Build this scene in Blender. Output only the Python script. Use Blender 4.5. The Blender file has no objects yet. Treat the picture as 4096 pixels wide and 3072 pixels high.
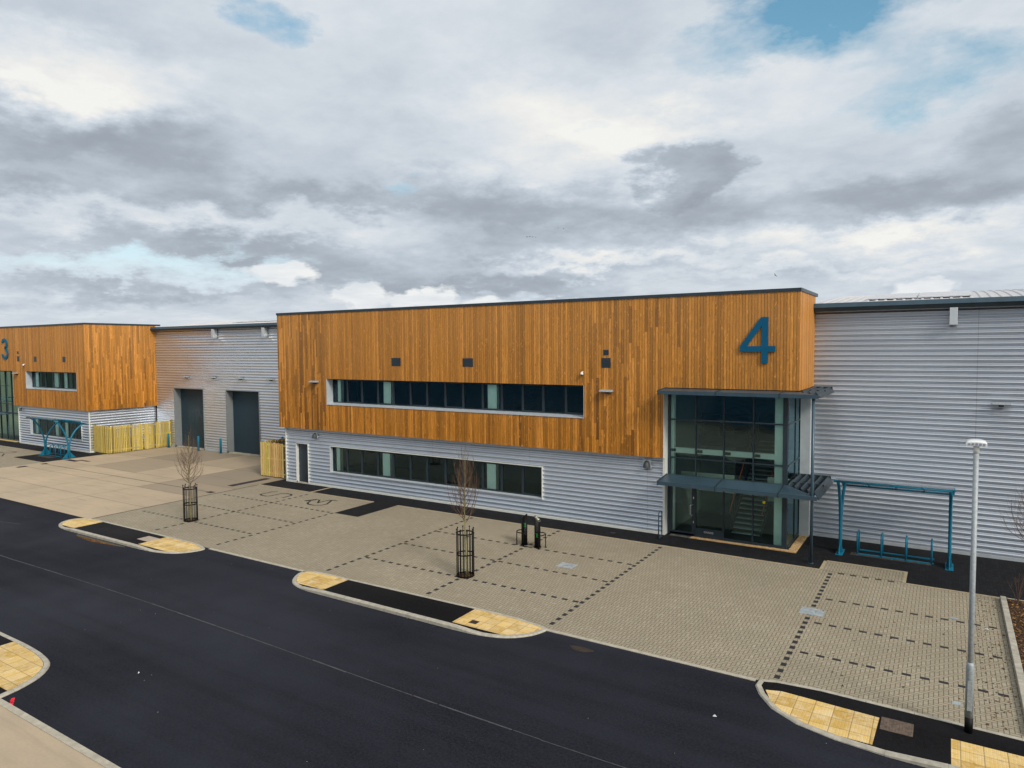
import bpy, math, random
from mathutils import Vector, Matrix, noise as mnoise
random.seed(7)
R = math.radians
S = bpy.context.scene
COL = S.collection
D = 28.81           # timber front plane
DL = 29.06          # lower metal wall plane

# ------------------------------------------------------------------ node helpers
class NT:
    def __init__(s, tree): s.t = tree; s.n = tree.nodes; s.l = tree.links
    def node(s, kind, **kw):
        n = s.n.new(kind)
        for k, v in kw.items(): setattr(n, k, v)
        return n
    def put(s, sock, v):
        if v is None: return
        if isinstance(v, bpy.types.NodeSocket): s.l.new(v, sock)
        else: sock.default_value = v
    def m(s, op, a, b=None, c=None, clamp=False):
        n = s.node('ShaderNodeMath', operation=op, use_clamp=clamp)
        s.put(n.inputs[0], a); s.put(n.inputs[1], b); s.put(n.inputs[2], c)
        return n.outputs[0]
    def mix(s, f, a, b, blend='MIX'):
        n = s.node('ShaderNodeMix', data_type='RGBA', blend_type=blend)
        s.put(n.inputs[0], f)
        for i, v in ((6, a), (7, b)):
            s.put(n.inputs[i], v if isinstance(v, bpy.types.NodeSocket) else (*v, 1))
        return n.outputs[2]
    def coord(s, k='Object'): return s.node('ShaderNodeTexCoord').outputs[k]
    def mapping(s, v, sc=(1, 1, 1), loc=(0, 0, 0)):
        n = s.node('ShaderNodeMapping'); s.put(n.inputs[0], v)
        n.inputs['Scale'].default_value = sc; n.inputs['Location'].default_value = loc
        return n.outputs[0]
    def noise(s, v, scale, detail=4, rough=.55, dist=0, out='Fac'):
        n = s.node('ShaderNodeTexNoise'); s.put(n.inputs['Vector'], v)
        n.inputs['Scale'].default_value = scale; n.inputs['Detail'].default_value = detail
        n.inputs['Roughness'].default_value = rough; n.inputs['Distortion'].default_value = dist
        return n.outputs[out]
    def ramp(s, f, stops):
        n = s.node('ShaderNodeValToRGB'); s.put(n.inputs[0], f)
        e = n.color_ramp.elements
        while len(e) < len(stops): e.new(.5)
        for k, (p, c) in enumerate(stops):
            e[k].position = p; e[k].color = (*c, 1) if len(c) == 3 else c
        return n.outputs[0]
    def rng(s, f, a, b, c=0, d=1):
        n = s.node('ShaderNodeMapRange'); s.put(n.inputs[0], f)
        for i, v in enumerate((a, b, c, d)): s.put(n.inputs[i + 1], v)
        return n.outputs[0]
    def sep(s, v):
        n = s.node('ShaderNodeSeparateXYZ'); s.put(n.inputs[0], v); return n.outputs
    def comb(s, x, y, z=0):
        n = s.node('ShaderNodeCombineXYZ')
        for i, v in enumerate((x, y, z)): s.put(n.inputs[i], v)
        return n.outputs[0]
    def attr(s, name):
        n = s.node('ShaderNodeAttribute'); n.attribute_name = name; return n.outputs['Fac']
    def bump(s, h, dist=.01, strength=1):
        n = s.node('ShaderNodeBump'); s.put(n.inputs['Height'], h)
        n.inputs['Distance'].default_value = dist; n.inputs['Strength'].default_value = strength
        return n.outputs[0]

def newmat(name):
    m = bpy.data.materials.new(name); m.use_nodes = True
    t = NT(m.node_tree); t.n.clear()
    out = t.node('ShaderNodeOutputMaterial')
    return m, t, out
def principled(t, out, color, rough=.6, metal=0, normal=None, spec=.5):
    b = t.node('ShaderNodeBsdfPrincipled')
    t.put(b.inputs['Base Color'], color if isinstance(color, bpy.types.NodeSocket) else (*color, 1))
    t.put(b.inputs['Roughness'], rough); t.put(b.inputs['Metallic'], metal)
    t.put(b.inputs['Specular IOR Level'], spec)
    if normal is not None: t.put(b.inputs['Normal'], normal)
    t.l.new(b.outputs[0], out.inputs[0]); return b
def mat_plain(name, c, rough=.5, metal=0, var=.12, scale=3, spec=.5, bump=0):
    m, t, out = newmat(name)
    co = t.coord()
    n = t.noise(co, scale, 5, .6)
    c2 = tuple(x * (1 - var) for x in c); c3 = tuple(min(1, x * (1 + var)) for x in c)
    col = t.mix(t.rng(n, .3, .7), c2, c3)
    nb = t.noise(co, scale * 9, 4, .6)
    r = t.rng(nb, .3, .7, max(0, rough - .08), min(1, rough + .08))
    principled(t, out, col, r, metal, t.bump(nb, .01, bump) if bump else None, spec)
    return m

# ------------------------------------------------------------------ materials
def mat_timber(name, tint, dark):
    m, t, out = newmat(name)
    co = t.coord(); r = t.attr('rnd'); r2 = t.attr('rnd2')
    x, y, z = t.sep(co)
    off = t.m('MULTIPLY', r, 57.0)
    v = t.comb(t.m('ADD', x, off), t.m('ADD', y, t.m('MULTIPLY', r2, 31)), t.m('MULTIPLY', z, .07))
    g = t.noise(v, 22, 6, .65, 1.2)
    v2 = t.comb(t.m('ADD', x, off), y, t.m('MULTIPLY', z, .32))
    knot = t.noise(v2, 9, 3, .5, 2.0)
    big = t.noise(t.comb(t.m('MULTIPLY', x, .35), t.m('MULTIPLY', y, .35), t.m('MULTIPLY', z, .18)), 1.6, 4, .6)
    board = t.ramp(r, [(0, dark), (.08, tuple(c * .5 for c in tint)), (.28, tuple(c * .72 for c in tint)), (.5, tint), (.78, tuple(min(1, c * 1.25) for c in tint)), (1, tuple(min(1, c * 1.6 + .03) for c in tint))])
    col = t.mix(t.rng(g, .35, .7, 0, .8), board, tuple(c * .42 for c in tint))
    col = t.mix(t.rng(knot, .62, .68, 0, .6), col, tuple(min(1, c * 1.5 + .05) for c in tint))
    col = t.mix(t.rng(knot, .37, .30, 0, .8), col, tuple(c * .3 for c in tint))
    # paler, greyer tone, stronger high on the wall, patchy
    hi_mix = t.m('MULTIPLY', t.rng(z, 4.0, 9.5, 0, .55), t.rng(big, .2, .7, .5, 1.15))
    grey = (.53, .275, .095)
    col = t.mix(hi_mix, col, t.mix(.62, col, grey))
    # water-stained streaks
    st = t.noise(t.comb(t.m('ADD', x, t.m('MULTIPLY', off, 3.0)), y, t.m('MULTIPLY', z, .05)), 2.6, 5, .7)
    lo = t.rng(z, 9.0, 3.6, .25, .95)
    col = t.mix(t.m('MULTIPLY', t.rng(st, .54, .68), lo), col, tuple(c * .38 for c in tint))
    rough = t.rng(g, .3, .7, .48, .68)
    principled(t, out, col, rough, 0, t.bump(g, .004, .5), .35)
    return m

def herring(t, co, u=.1):
    """90 degree herringbone of 200 x 100 blocks: returns (groove mask, block id)"""
    x, y, z = t.sep(co)
    px = t.m('DIVIDE', x, u); py = t.m('DIVIDE', y, u)
    i = t.m('FLOOR', px); j = t.m('FLOOR', py)
    fx = t.m('SUBTRACT', px, i); fy = t.m('SUBTRACT', py, j)
    k = t.m('FLOORED_MODULO', t.m('SUBTRACT', i, j), 4.0)
    def eq(a): return t.m('COMPARE', k, float(a), .25)
    e0, e1, e2, e3 = eq(0), eq(1), eq(2), eq(3)
    r = t.m('ADD', t.m('SUBTRACT', 1.0, fx), e0); l = t.m('ADD', fx, e1)
    b = t.m('ADD', fy, e2); tp = t.m('ADD', t.m('SUBTRACT', 1.0, fy), e3)
    dmin = t.m('MINIMUM', t.m('MINIMUM', r, l), t.m('MINIMUM', b, tp))
    ii = t.m('SUBTRACT', i, e1); jj = t.m('ADD', j, e3)
    wn = t.node('ShaderNodeTexWhiteNoise', noise_dimensions='2D')
    t.put(wn.inputs['Vector'], t.comb(ii, jj, 0))
    return dmin, wn.outputs['Value']

def mat_blocks(name, c_lo, c_hi, groove, warm=None, lite=1.0, stain=1.0):
    m, t, out = newmat(name)
    co = t.coord()
    d, idv = herring(t, co)
    mask = t.rng(d, .05, .12)
    big = t.noise(co, .22, 5, .6); mid = t.noise(co, 1.3, 5, .62, .6); fine = t.noise(co, 60, 3, .6)
    base = t.mix(t.m('POWER', idv, 1.6), c_lo, c_hi)
    base = t.mix(t.rng(idv, .93, 1.0, 0, .5), base, tuple(min(1, c * 1.15) for c in c_hi))
    base = t.mix(t.rng(big, .35, .68, 0, .5), base, tuple(c * .72 for c in c_lo))
    base = t.mix(t.m('MULTIPLY', t.rng(mid, .5, .72, 0, .45), stain), base, warm or tuple(c * .8 for c in c_lo))
    base = t.mix(t.rng(fine, .3, .7, .0, .22), base, tuple(c * .55 for c in c_lo))
    oil = t.noise(t.mapping(co, (1, 1, 1), (3, 9, 0)), .9, 5, .6, .6)
    base = t.mix(t.rng(oil, .66, .76, 0, .4), base, tuple(c * .45 for c in c_lo))
    col = t.mix(mask, groove, base)
    principled(t, out, col, t.rng(mid, .3, .7, .75, .9), 0, t.bump(t.m('MINIMUM', t.m('MULTIPLY', mask, 1.0), t.rng(fine, 0, 1, .8, 1.0)), .006, .7), .15)
    return m

def mat_asphalt(name, c, wet=.0, tan=None):
    m, t, out = newmat(name)
    co = t.coord()
    f = t.noise(co, 75, 3, .7); mid = t.noise(co, 1.1, 6, .65, .4); big = t.noise(co, .13, 5, .55)
    vor = t.node('ShaderNodeTexVoronoi'); t.put(vor.inputs['Vector'], co); vor.inputs['Scale'].default_value = 42
    f2 = t.noise(co, 17, 3, .75)
    col = t.mix(t.rng(t.m('ADD', t.m('MULTIPLY', f, .5), t.m('MULTIPLY', f2, .5)), .38, .62), tuple(x * .35 for x in c), tuple(x * 1.9 for x in c))
    col = t.mix(t.rng(mid, .45, .75, 0, .55), col, tuple(x * 1.55 for x in c))
    col = t.mix(t.rng(big, .40, .66, 0, .6), col, tuple(x * 2.3 for x in c))
    tw = t.noise(t.mapping(co, (.035, .9, 1)), 1.3, 4, .6, .2)     # lanes polished by tyres, and darker laying strips
    col = t.mix(t.rng(tw, .45, .62, 0, .25), col, tuple(x * 2.2 for x in c))
    col = t.mix(t.rng(tw, .44, .34, 0, .2), col, tuple(x * .5 for x in c))
    if tan:   # a few dusty, tan coloured scuffs
        sp = t.noise(t.mapping(co, (1, 1, 1), (7, 3, 0)), .55, 5, .7, 1.5)
        col = t.mix(t.rng(sp, .70, .80, 0, .35), col, tan)
    gr = t.m('LESS_THAN', vor.outputs['Distance'], .05)
    wn = t.node('ShaderNodeTexWhiteNoise', noise_dimensions='3D'); t.put(wn.inputs['Vector'], vor.outputs['Position'])
    gr = t.m('MULTIPLY', gr, t.m('GREATER_THAN', wn.outputs['Value'], .93))
    col = t.mix(gr, col, (.3, .3, .29))
    rough = t.rng(big, .4, .65, .80, .62)
    principled(t, out, col, rough, 0, t.bump(f, .004, .6), .07)
    return m

def mat_concrete(name, c, warm, streak=True, slabs=None):
    m, t, out = newmat(name)
    co = t.coord()
    x, y, z = t.sep(co)
    r = t.attr('rnd')
    big = t.noise(co, .35, 6, .62, .5); sm = t.noise(co, 14, 4, .6)
    st = t.noise(t.mapping(co, (.22, 2.2, 1)), 1.2, 6, .65, .3)
    col = t.mix(t.rng(big, .3, .7), c, warm)
    col = t.mix(t.rng(st, .5, .75, 0, .45), col, tuple(k * .68 for k in c))
    col = t.mix(t.rng(sm, .35, .7, 0, .18), col, tuple(k * .6 for k in c))
    col = t.mix(r, col, t.mix(.75, col, (.185, .155, .115)))
    # curved tyre scuffs
    dv = t.node('ShaderNodeVectorMath', operation='DISTANCE'); t.put(dv.inputs[0], co); dv.inputs[1].default_value = (-41, 2, 0)
    ring = t.m('FRACT', t.m('MULTIPLY', dv.outputs['Value'], .37))
    rm = t.m('MULTIPLY', t.rng(t.m('ABSOLUTE', t.m('SUBTRACT', ring, .5)), .03, .0, 0, .4), t.rng(t.noise(co, .3, 3, .5), .5, .62))
    col = t.mix(rm, col, (.10, .09, .085))
    spn = t.noise(t.mapping(co, (1, 2.4, 1)), 1.9, 3, .6)
    col = t.mix(t.rng(spn, .74, .79, 0, .5), col, tuple(k * .4 for k in c))
    principled(t, out, col, t.rng(big, .3, .7, .62, .85), 0, t.bump(sm, .003, .5), .4)
    return m

def mat_tactile(name):
    m, t, out = newmat(name)
    co = t.coord(); x, y, z = t.sep(co)
    def cell(a, s):
        p = t.m('DIVIDE', a, s); f = t.m('FLOOR', p); return f, t.m('SUBTRACT', p, f)
    ix, fx = cell(x, .4); iy, fy = cell(y, .4)
    d = t.m('MINIMUM', t.m('MINIMUM', fx, t.m('SUBTRACT', 1, fx)), t.m('MINIMUM', fy, t.m('SUBTRACT', 1, fy)))
    wn = t.node('ShaderNodeTexWhiteNoise', noise_dimensions='2D'); t.put(wn.inputs['Vector'], t.comb(ix, iy))
    base = t.mix(wn.outputs['Value'], (.45, .28, .06), (.68, .47, .16))
    ns = t.noise(t.mapping(co, (1, 1, 1), (0, 0, 0)), 3.2, 5, .6, 1.2)
    base = t.mix(t.rng(ns, .4, .68, 0, .7), base, (.66, .55, .36))
    base = t.mix(t.rng(t.noise(co, 7, 4, .6), .56, .7, 0, .4), base, (.30, .19, .06))
    # blister studs
    _, bx = cell(x, .0667); _, by = cell(y, .0667)
    dd = t.m('SQRT', t.m('ADD', t.m('POWER', t.m('SUBTRACT', bx, .5), 2), t.m('POWER', t.m('SUBTRACT', by, .5), 2)))
    stud = t.rng(dd, .3, .2)
    ringm = t.m('MULTIPLY', t.rng(dd, .22, .30), t.rng(dd, .42, .34))
    col = t.mix(t.m('MULTIPLY', ringm, .45), base, (.25, .15, .045))
    col = t.mix(t.rng(d, .008, .022), (.22, .15, .06), col)
    principled(t, out, col, .8, 0, t.bump(t.m('ADD', t.m('MULTIPLY', stud, .6), t.rng(d, .01, .03)), .006, .6), .35)
    return m

def mat_corr(name, c, rough=.36, metal=.55, warm=None):
    m, t, out = newmat(name)
    co = t.coord(); x, y, z = t.sep(co)
    n = t.noise(t.mapping(co, (.25, .25, 1.2)), 1.1, 4, .55)
    f = t.noise(t.mapping(co, (.7, .7, 5)), 5, 4, .6)
    drip = t.noise(t.mapping(co, (5, 5, .25)), 2, 5, .65)
    col = t.mix(t.rng(n, .3, .7), tuple(k * .93 for k in c), tuple(min(1, k * 1.05) for k in c))
    col = t.mix(t.rng(drip, .55, .75, 0, .10), col, tuple(k * .75 for k in c))
    s = t.m('FRACT', t.m('DIVIDE', t.m('ADD', x, 2.05), 6.1))
    j = t.rng(t.m('ABSOLUTE', t.m('SUBTRACT', s, .5)), .0014, .0006)
    col = t.mix(t.m('MULTIPLY', j, .55), col, (.12, .12, .14))
    # rows of small fixings
    sx = t.m('SUBTRACT', t.m('FRACT', t.m('DIVIDE', x, 1.52)), .5)
    sz = t.m('SUBTRACT', t.m('FRACT', t.m('DIVIDE', z, .425)), .5)
    sq = t.m('SQRT', t.m('ADD', t.m('POWER', t.m('MULTIPLY', sx, 1.52), 2), t.m('POWER', t.m('MULTIPLY', sz, .425), 2)))
    col = t.mix(t.m('MULTIPLY', t.m('LESS_THAN', sq, .012), .55), col, (.16, .16, .17))
    principled(t, out, col, t.rng(n, .3, .7, rough - .03, rough + .04), metal, None, .5)
    return m

def mat_glass(name, tint, refl=1.35, wav=.5, dirt=.03):
    m, t, out = newmat(name)
    co = t.coord()
    wv = t.noise(t.mapping(co, (1, 1, .55)), .75, 2, .4)
    nb = t.bump(wv, .02, wav)
    tr = t.node('ShaderNodeBsdfTransparent'); tr.inputs[0].default_value = (*tint, 1)
    gl = t.node('ShaderNodeBsdfGlossy'); gl.inputs['Roughness'].default_value = .02
    gl.inputs['Color'].default_value = (.52, .80, .92, 1); t.put(gl.inputs['Normal'], nb)
    fr = t.node('ShaderNodeFresnel'); fr.inputs[0].default_value = 1.5
    f = t.m('MULTIPLY', fr.outputs[0], refl, clamp=True); f = t.m('ADD', f, .025, clamp=True)
    mx = t.node('ShaderNodeMixShader'); t.put(mx.inputs[0], f)
    t.l.new(tr.outputs[0], mx.inputs[1]); t.l.new(gl.outputs[0], mx.inputs[2])
    df = t.node('ShaderNodeBsdfDiffuse'); df.inputs[0].default_value = (.35, .42, .42, 1)
    m2 = t.node('ShaderNodeMixShader')
    t.put(m2.inputs[0], t.rng(t.noise(t.mapping(co, (1, 1, .4)), 2.2, 6, .7), .45, .8, 0, dirt))
    t.l.new(mx.outputs[0], m2.inputs[1]); t.l.new(df.outputs[0], m2.inputs[2])
    t.l.new(m2.outputs[0], out.inputs[0])
    return m

M = {}
M['timber'] = mat_timber('stained_timber', (.465, .182, .0175), (.07, .022, .005))
M['timber_side'] = M['timber']
M['corr'] = mat_corr('profiled_silver_metal', (.55, .59, .65), .35, .78)
M['trim'] = mat_plain('silver_trim', (.52, .56, .60), .42, .45, .08)
M['reveal'] = mat_plain('pale_reveal_metal', (.62, .64, .62), .5, .15, .06)
M['sill'] = mat_plain('pale_blue_metal', (.42, .46, .50), .5, .2, .06)
M['anth'] = mat_plain('anthracite_metal', (.022, .036, .048), .38, .2, .15)
M['anth_light'] = mat_plain('blue_grey_metal', (.040, .075, .105), .40, .3, .12)
M['blue'] = mat_plain('teal_blue_paint', (.008, .135, .225), .4, 0, .12, 2, .25)
M['sign_blue'] = mat_plain('sign_blue', (.005, .080, .165), .55, 0, .08, 2, .12)
M['black'] = mat_plain('black_metal', (.003, .003, .0035), .55, 0, .2, 3, .2)
M['hood'] = mat_plain('dark_hood', (.030, .036, .042), .6, 0, .1)
M['galv'] = mat_plain('galvanised_steel', (.29, .325, .35), .6, .2, .2, 18)
M['white'] = mat_plain('white_plastic', (.66, .68, .68), .45, 0, .06)
M['steel'] = mat_plain('brushed_steel', (.62, .63, .64), .28, .9, .05)
M['roller'] = mat_plain('slate_blue_door', (.016, .040, .058), .42, .15, .12)
M['kerb'] = mat_plain('concrete_kerb', (.36, .33, .27), .8, 0, .2, 5, .3, .3)
M['kerb_pale'] = mat_plain('pale_kerb', (.34, .32, .27), .75, 0, .22, 6, .3, .3)
M['edging'] = mat_plain('tan_edging', (.33, .27, .18), .85, 0, .18, 5, .3)
M['paving'] = mat_blocks('buff_block_paving', (.305, .268, .20), (.355, .315, .24), (.12, .10, .07), (.265, .225, .155))
M['blackpave'] = mat_blocks('charcoal_block_paving', (.009, .0095, .012), (.018, .0195, .024), (.007, .007, .008), (.022, .02, .016))
M['darkbrick'] = mat_plain('dark_block', (.011, .011, .014), .8, 0, .3, 20)
M['road'] = mat_asphalt('road_asphalt', (.0115, .0125, .0175), tan=(.10, .085, .065))
M['path'] = mat_asphalt('footway_asphalt', (.006, .006, .007))
M['concrete'] = mat_concrete('yard_concrete', (.36, .29, .205), (.44, .345, .235))
M['tactile'] = mat_tactile('buff_tactile_paving')
M['iron'] = mat_plain('cast_iron', (.04, .034, .032), .6, .5, .3, 18)
M['rust'] = mat_plain('rusty_cover', (.115, .082, .062), .8, .2, .45, 14)
M['cover'] = mat_plain('galvanised_cover', (.42, .47, .50), .5, .5, .35, 5)
M['soil'] = mat_plain('bark_mulch', (.055, .030, .014), .95, 0, .5, 25, .2, .6)
M['grass'] = mat_plain('rough_grass', (.06, .075, .03), .95, 0, .4, 1)
M['roof'] = mat_plain('grey_roof_sheet', (.50, .49, .50), .5, .25, .08, 1)
M['solar'] = mat_plain('solar_panel', (.50, .51, .54), .45, 0, .05, 1)  # pale reflection put into the panel colour
M['bark'] = mat_plain('pale_green_bark', (.20, .19, .085), .85, 0, .35, 16)
M['twig'] = mat_plain('red_brown_twig', (.11, .06, .036), .8, 0, .35, 6)
M['int_wall'] = mat_plain('interior_white', (.88, .96, .91), .7, 0, .04)
M['int_mid'] = mat_plain('interior_mid', (.07, .075, .075), .8, 0, .1)
M['int_dark'] = mat_plain('interior_dark', (.02, .022, .024), .8, 0, .2)
M['orange'] = mat_plain('timber_handrail', (.30, .07, .025), .5, 0, .1)
M['glass'] = mat_glass('tinted_glass', (.87, 1.0, .95), 1.05, .8, .012)
M['glass_side'] = mat_glass('lobby_glass', (.76, .92, .86), 1.2, .8, .012)
M['red'] = mat_plain('red_survey_paint', (.75, .01, .03), .7, 0, .1)
M['puddle'] = None
def mk_fence(nm, stops):
    m, t, out = newmat(nm)
    co = t.coord(); r = t.attr('rnd'); x, y, z = t.sep(co)
    v = t.comb(t.m('ADD', x, t.m('MULTIPLY', r, 31)), t.m('ADD', y, t.m('MULTIPLY', r, 17)), t.m('MULTIPLY', z, .12))
    g = t.noise(v, 16, 5, .6, 1)
    base = t.ramp(r, stops)  # lowest stop holds the painted gap shade of the back slats
    col = t.mix(t.rng(g, .35, .75, 0, .6), base, (.22, .15, .04))
    kn = t.noise(t.comb(t.m('ADD', x, t.m('MULTIPLY', r, 31)), y, t.m('MULTIPLY', z, .5)), 8, 2, .5, 1)
    col = t.mix(t.rng(kn, .72, .76, 0, .7), col, (.16, .09, .03))
    principled(t, out, col, .75, 0, t.bump(g, .004, .5), .3); return m
M['fence'] = mk_fence('treated_softwood', [(0, (.20, .145, .03)), (.04, (.42, .32, .055)), (.4, (.54, .41, .085)), (.7, (.64, .50, .15)), (.88, (.58, .42, .14)), (1, (.46, .36, .11))])
M['fence_warm'] = mk_fence('warm_softwood', [(0, (.16, .10, .03)), (.04, (.46, .27, .08)), (.35, (.66, .42, .16)), (.7, (.74, .52, .25)), (.8, (.62, .54, .14)), (1, (.56, .46, .10))])
def mk_puddle():
    m, t, out = newmat('puddle_water'); principled(t, out, (.02, .018, .014), .02, 0, None, .6); return m
M['puddle'] = mk_puddle()
def mk_gravel():
    m, t, out = newmat('golden_gravel'); r = t.attr('rnd')
    col = t.ramp(r, [(0, (.22, .12, .04)), (.3, (.42, .25, .09)), (.65, (.52, .34, .15)), (.9, (.62, .50, .34)), (1, (.14, .11, .09))])
    principled(t, out, col, .8); return m
M['gravel'] = mk_gravel()
def mk_chips():
    m, t, out = newmat('bark_chips'); r = t.attr('rnd')
    col = t.ramp(r, [(0, (.02, .012, .008)), (.5, (.06, .03, .014)), (.82, (.13, .06, .02)), (1, (.32, .17, .05))])
    principled(t, out, col, .9); return m
M['chips'] = mk_chips()

# ------------------------------------------------------------------ mesh helpers
class MB:
    def __init__(s): s.v = []; s.f = []; s.r = []; s.r2 = []; s.sm = []; s.cur = 0.; s.cur2 = 0.
    def face(s, idx, smooth=False): s.f.append(idx); s.r.append(s.cur); s.r2.append(s.cur2); s.sm.append(smooth)
    def rnd(s): s.cur = random.random(); s.cur2 = random.random()
    def box(s, x0, x1, y0, y1, z0, z1, M4=None):
        b = len(s.v)
        pts = [(x, y, z) for z in (z0, z1) for y in (y0, y1) for x in (x0, x1)]
        if M4 is not None: pts = [tuple(M4 @ Vector(p)) for p in pts]
        s.v += pts
        for q in ((0, 2, 3, 1), (4, 5, 7, 6), (0, 1, 5, 4), (2, 6, 7, 3), (0, 4, 6, 2), (1, 3, 7, 5)):
            s.face(tuple(b + i for i in q))
    def prism(s, poly, z0, z1):
        """polygon in XY extruded in z (poly counter-clockwise)"""
        b = len(s.v); n = len(poly)
        s.v += [(x, y, z0) for x, y in poly] + [(x, y, z1) for x, y in poly]
        s.face(tuple(b + n + i for i in range(n))); s.face(tuple(b + n - 1 - i for i in range(n)))
        for i in range(n):
            j = (i + 1) % n; s.face((b + i, b + j, b + n + j, b + n + i))
    def sweep(s, prof, axis, a0, a1):
        """closed profile in the plane across axis ('x': (y,z); 'y': (x,z)) extruded from a0 to a1"""
        b = len(s.v); n = len(prof)
        for a in (a0, a1):
            s.v += [((a, p, q) if axis == 'x' else (p, a, q)) for p, q in prof]
        s.face(tuple(b + i for i in range(n))); s.face(tuple(b + 2 * n - 1 - i for i in range(n)))
        for i in range(n):
            j = (i + 1) % n; s.face((b + j, b + i, b + n + i, b + n + j))
    def tube(s, pts, rad, seg=8, cap=True):
        pts = [Vector(p) for p in pts]; n = len(pts)
        rads = rad if isinstance(rad, (list, tuple)) else [rad] * n
        b = len(s.v); prev = None
        for i, p in enumerate(pts):
            if i == 0: d = pts[1] - p
            elif i == n - 1: d = p - pts[-2]
            else: d = (pts[i + 1] - p).normalized() + (p - pts[i - 1]).normalized()
            d.normalize()
            if prev is None:
                a = Vector((0, 0, 1)) if abs(d.z) < .9 else Vector((1, 0, 0))
                u = d.cross(a).normalized()
            else:
                u = (prev - d * prev.dot(d)).normalized()
            prev = u; w = d.cross(u)
            for k in range(seg):
                t = 2 * math.pi * k / seg
                s.v.append(tuple(p + (u * math.cos(t) + w * math.sin(t)) * rads[i]))
        for i in range(n - 1):
            for k in range(seg):
                k2 = (k + 1) % seg
                s.face((b + i * seg + k, b + i * seg + k2, b + (i + 1) * seg + k2, b + (i + 1) * seg + k), True)
        if cap:
            s.face(tuple(b + seg - 1 - k for k in range(seg))); s.face(tuple(b + (n - 1) * seg + k for k in range(seg)))
    def lathe(s, prof, seg=24, c=(0, 0, 0)):
        b = len(s.v); n = len(prof)
        for r, z in prof:
            for k in range(seg):
                t = 2 * math.pi * k / seg
                s.v.append((c[0] + r * math.cos(t), c[1] + r * math.sin(t), c[2] + z))
        for i in range(n - 1):
            for k in range(seg):
                k2 = (k + 1) % seg
                s.face((b + i * seg + k, b + i * seg + k2, b + (i + 1) * seg + k2, b + (i + 1) * seg + k), True)
        s.face(tuple(b + seg - 1 - k for k in range(seg))); s.face(tuple(b + (n - 1) * seg + k for k in range(seg)))
    def build(s, name, m, parent=None, off=None, bevel=0):
        me = bpy.data.meshes.new(name); me.from_pydata(s.v, [], s.f); me.update()
        me.polygons.foreach_set('use_smooth', s.sm)
        for an, dat in (('rnd', s.r), ('rnd2', s.r2)):
            a = me.attributes.new(an, 'FLOAT', 'FACE'); a.data.foreach_set('value', dat)
        me.materials.append(M[m] if isinstance(m, str) else m)
        o = bpy.data.objects.new(name, me); COL.objects.link(o)
        if parent is not None:
            o.parent = parent
            if off is not False: 
                L = off if off is not None else root_off(parent)
                o.location = -Vector(L)
        if bevel:
            md = o.modifiers.new('b', 'BEVEL'); md.width = bevel; md.segments = 2; md.limit_method = 'ANGLE'
        return o
def root_off(p):
    return tuple(p.matrix_world_off) if hasattr(p, 'matrix_world_off') else OFF.get(p.name, (0, 0, 0))
OFF = {}
def tag(o, label=None, cat=None, group=None, kind=None):
    if label: o['label'] = label
    if cat: o['category'] = cat
    if group: o['group'] = group
    if kind: o['kind'] = kind
    return o
def empty(name, loc, label, cat, group=None, world=True):
    o = bpy.data.objects.new(name, None); COL.objects.link(o); o.location = loc; o.empty_display_size = .2
    tag(o, label, cat, group)
    if world: OFF[o.name] = loc
    return o
def part(mb, name, m, root, label=None, sub=None, **kw):
    """mb has world coordinates; root is an Empty made with world=True (or its child for a sub-part)"""
    o = mb.build(name, m, root, **kw)
    if label: o['label'] = label
    OFF[o.name] = (0, 0, 0)     # children of a part share the part's frame
    return o
def parts_each(boxes, name, m, root, **kw):
    for bx in boxes:
        q = MB(); q.box(*bx); part(q, name, m, root, **kw)
def structure(mb, name, m, label=None, **kw):
    o = mb.build(name, m, **kw); o['kind'] = 'structure'
    if label: o['label'] = label
    return o
def copy_tree(o, parent=None):
    c = o.copy(); COL.objects.link(c); c.parent = parent
    for ch in list(o.children): copy_tree(ch, c)
    return c

# ------------------------------------------------------------------ camera
cd = bpy.data.cameras.new('camera'); cam = bpy.data.objects.new('camera', cd); COL.objects.link(cam)
yaw, pitch, roll = .56122, .05198, -.00697
fw = Vector((-math.sin(yaw) * math.cos(pitch), math.cos(yaw) * math.cos(pitch), -math.sin(pitch)))
r0 = Vector((math.cos(yaw), math.sin(yaw), 0)); u0 = r0.cross(fw)
rr = r0 * math.cos(roll) + u0 * math.sin(roll); uu = -r0 * math.sin(roll) + u0 * math.cos(roll)
cam.matrix_world = Matrix(((rr.x, uu.x, -fw.x, 0), (rr.y, uu.y, -fw.y, 0), (rr.z, uu.z, -fw.z, 8.28), (0, 0, 0, 1)))
cd.sensor_width = 36; cd.lens = 36 * 2769.43 / 4096; cd.clip_end = 5000; cd.clip_start = .1
S.camera = cam

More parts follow.
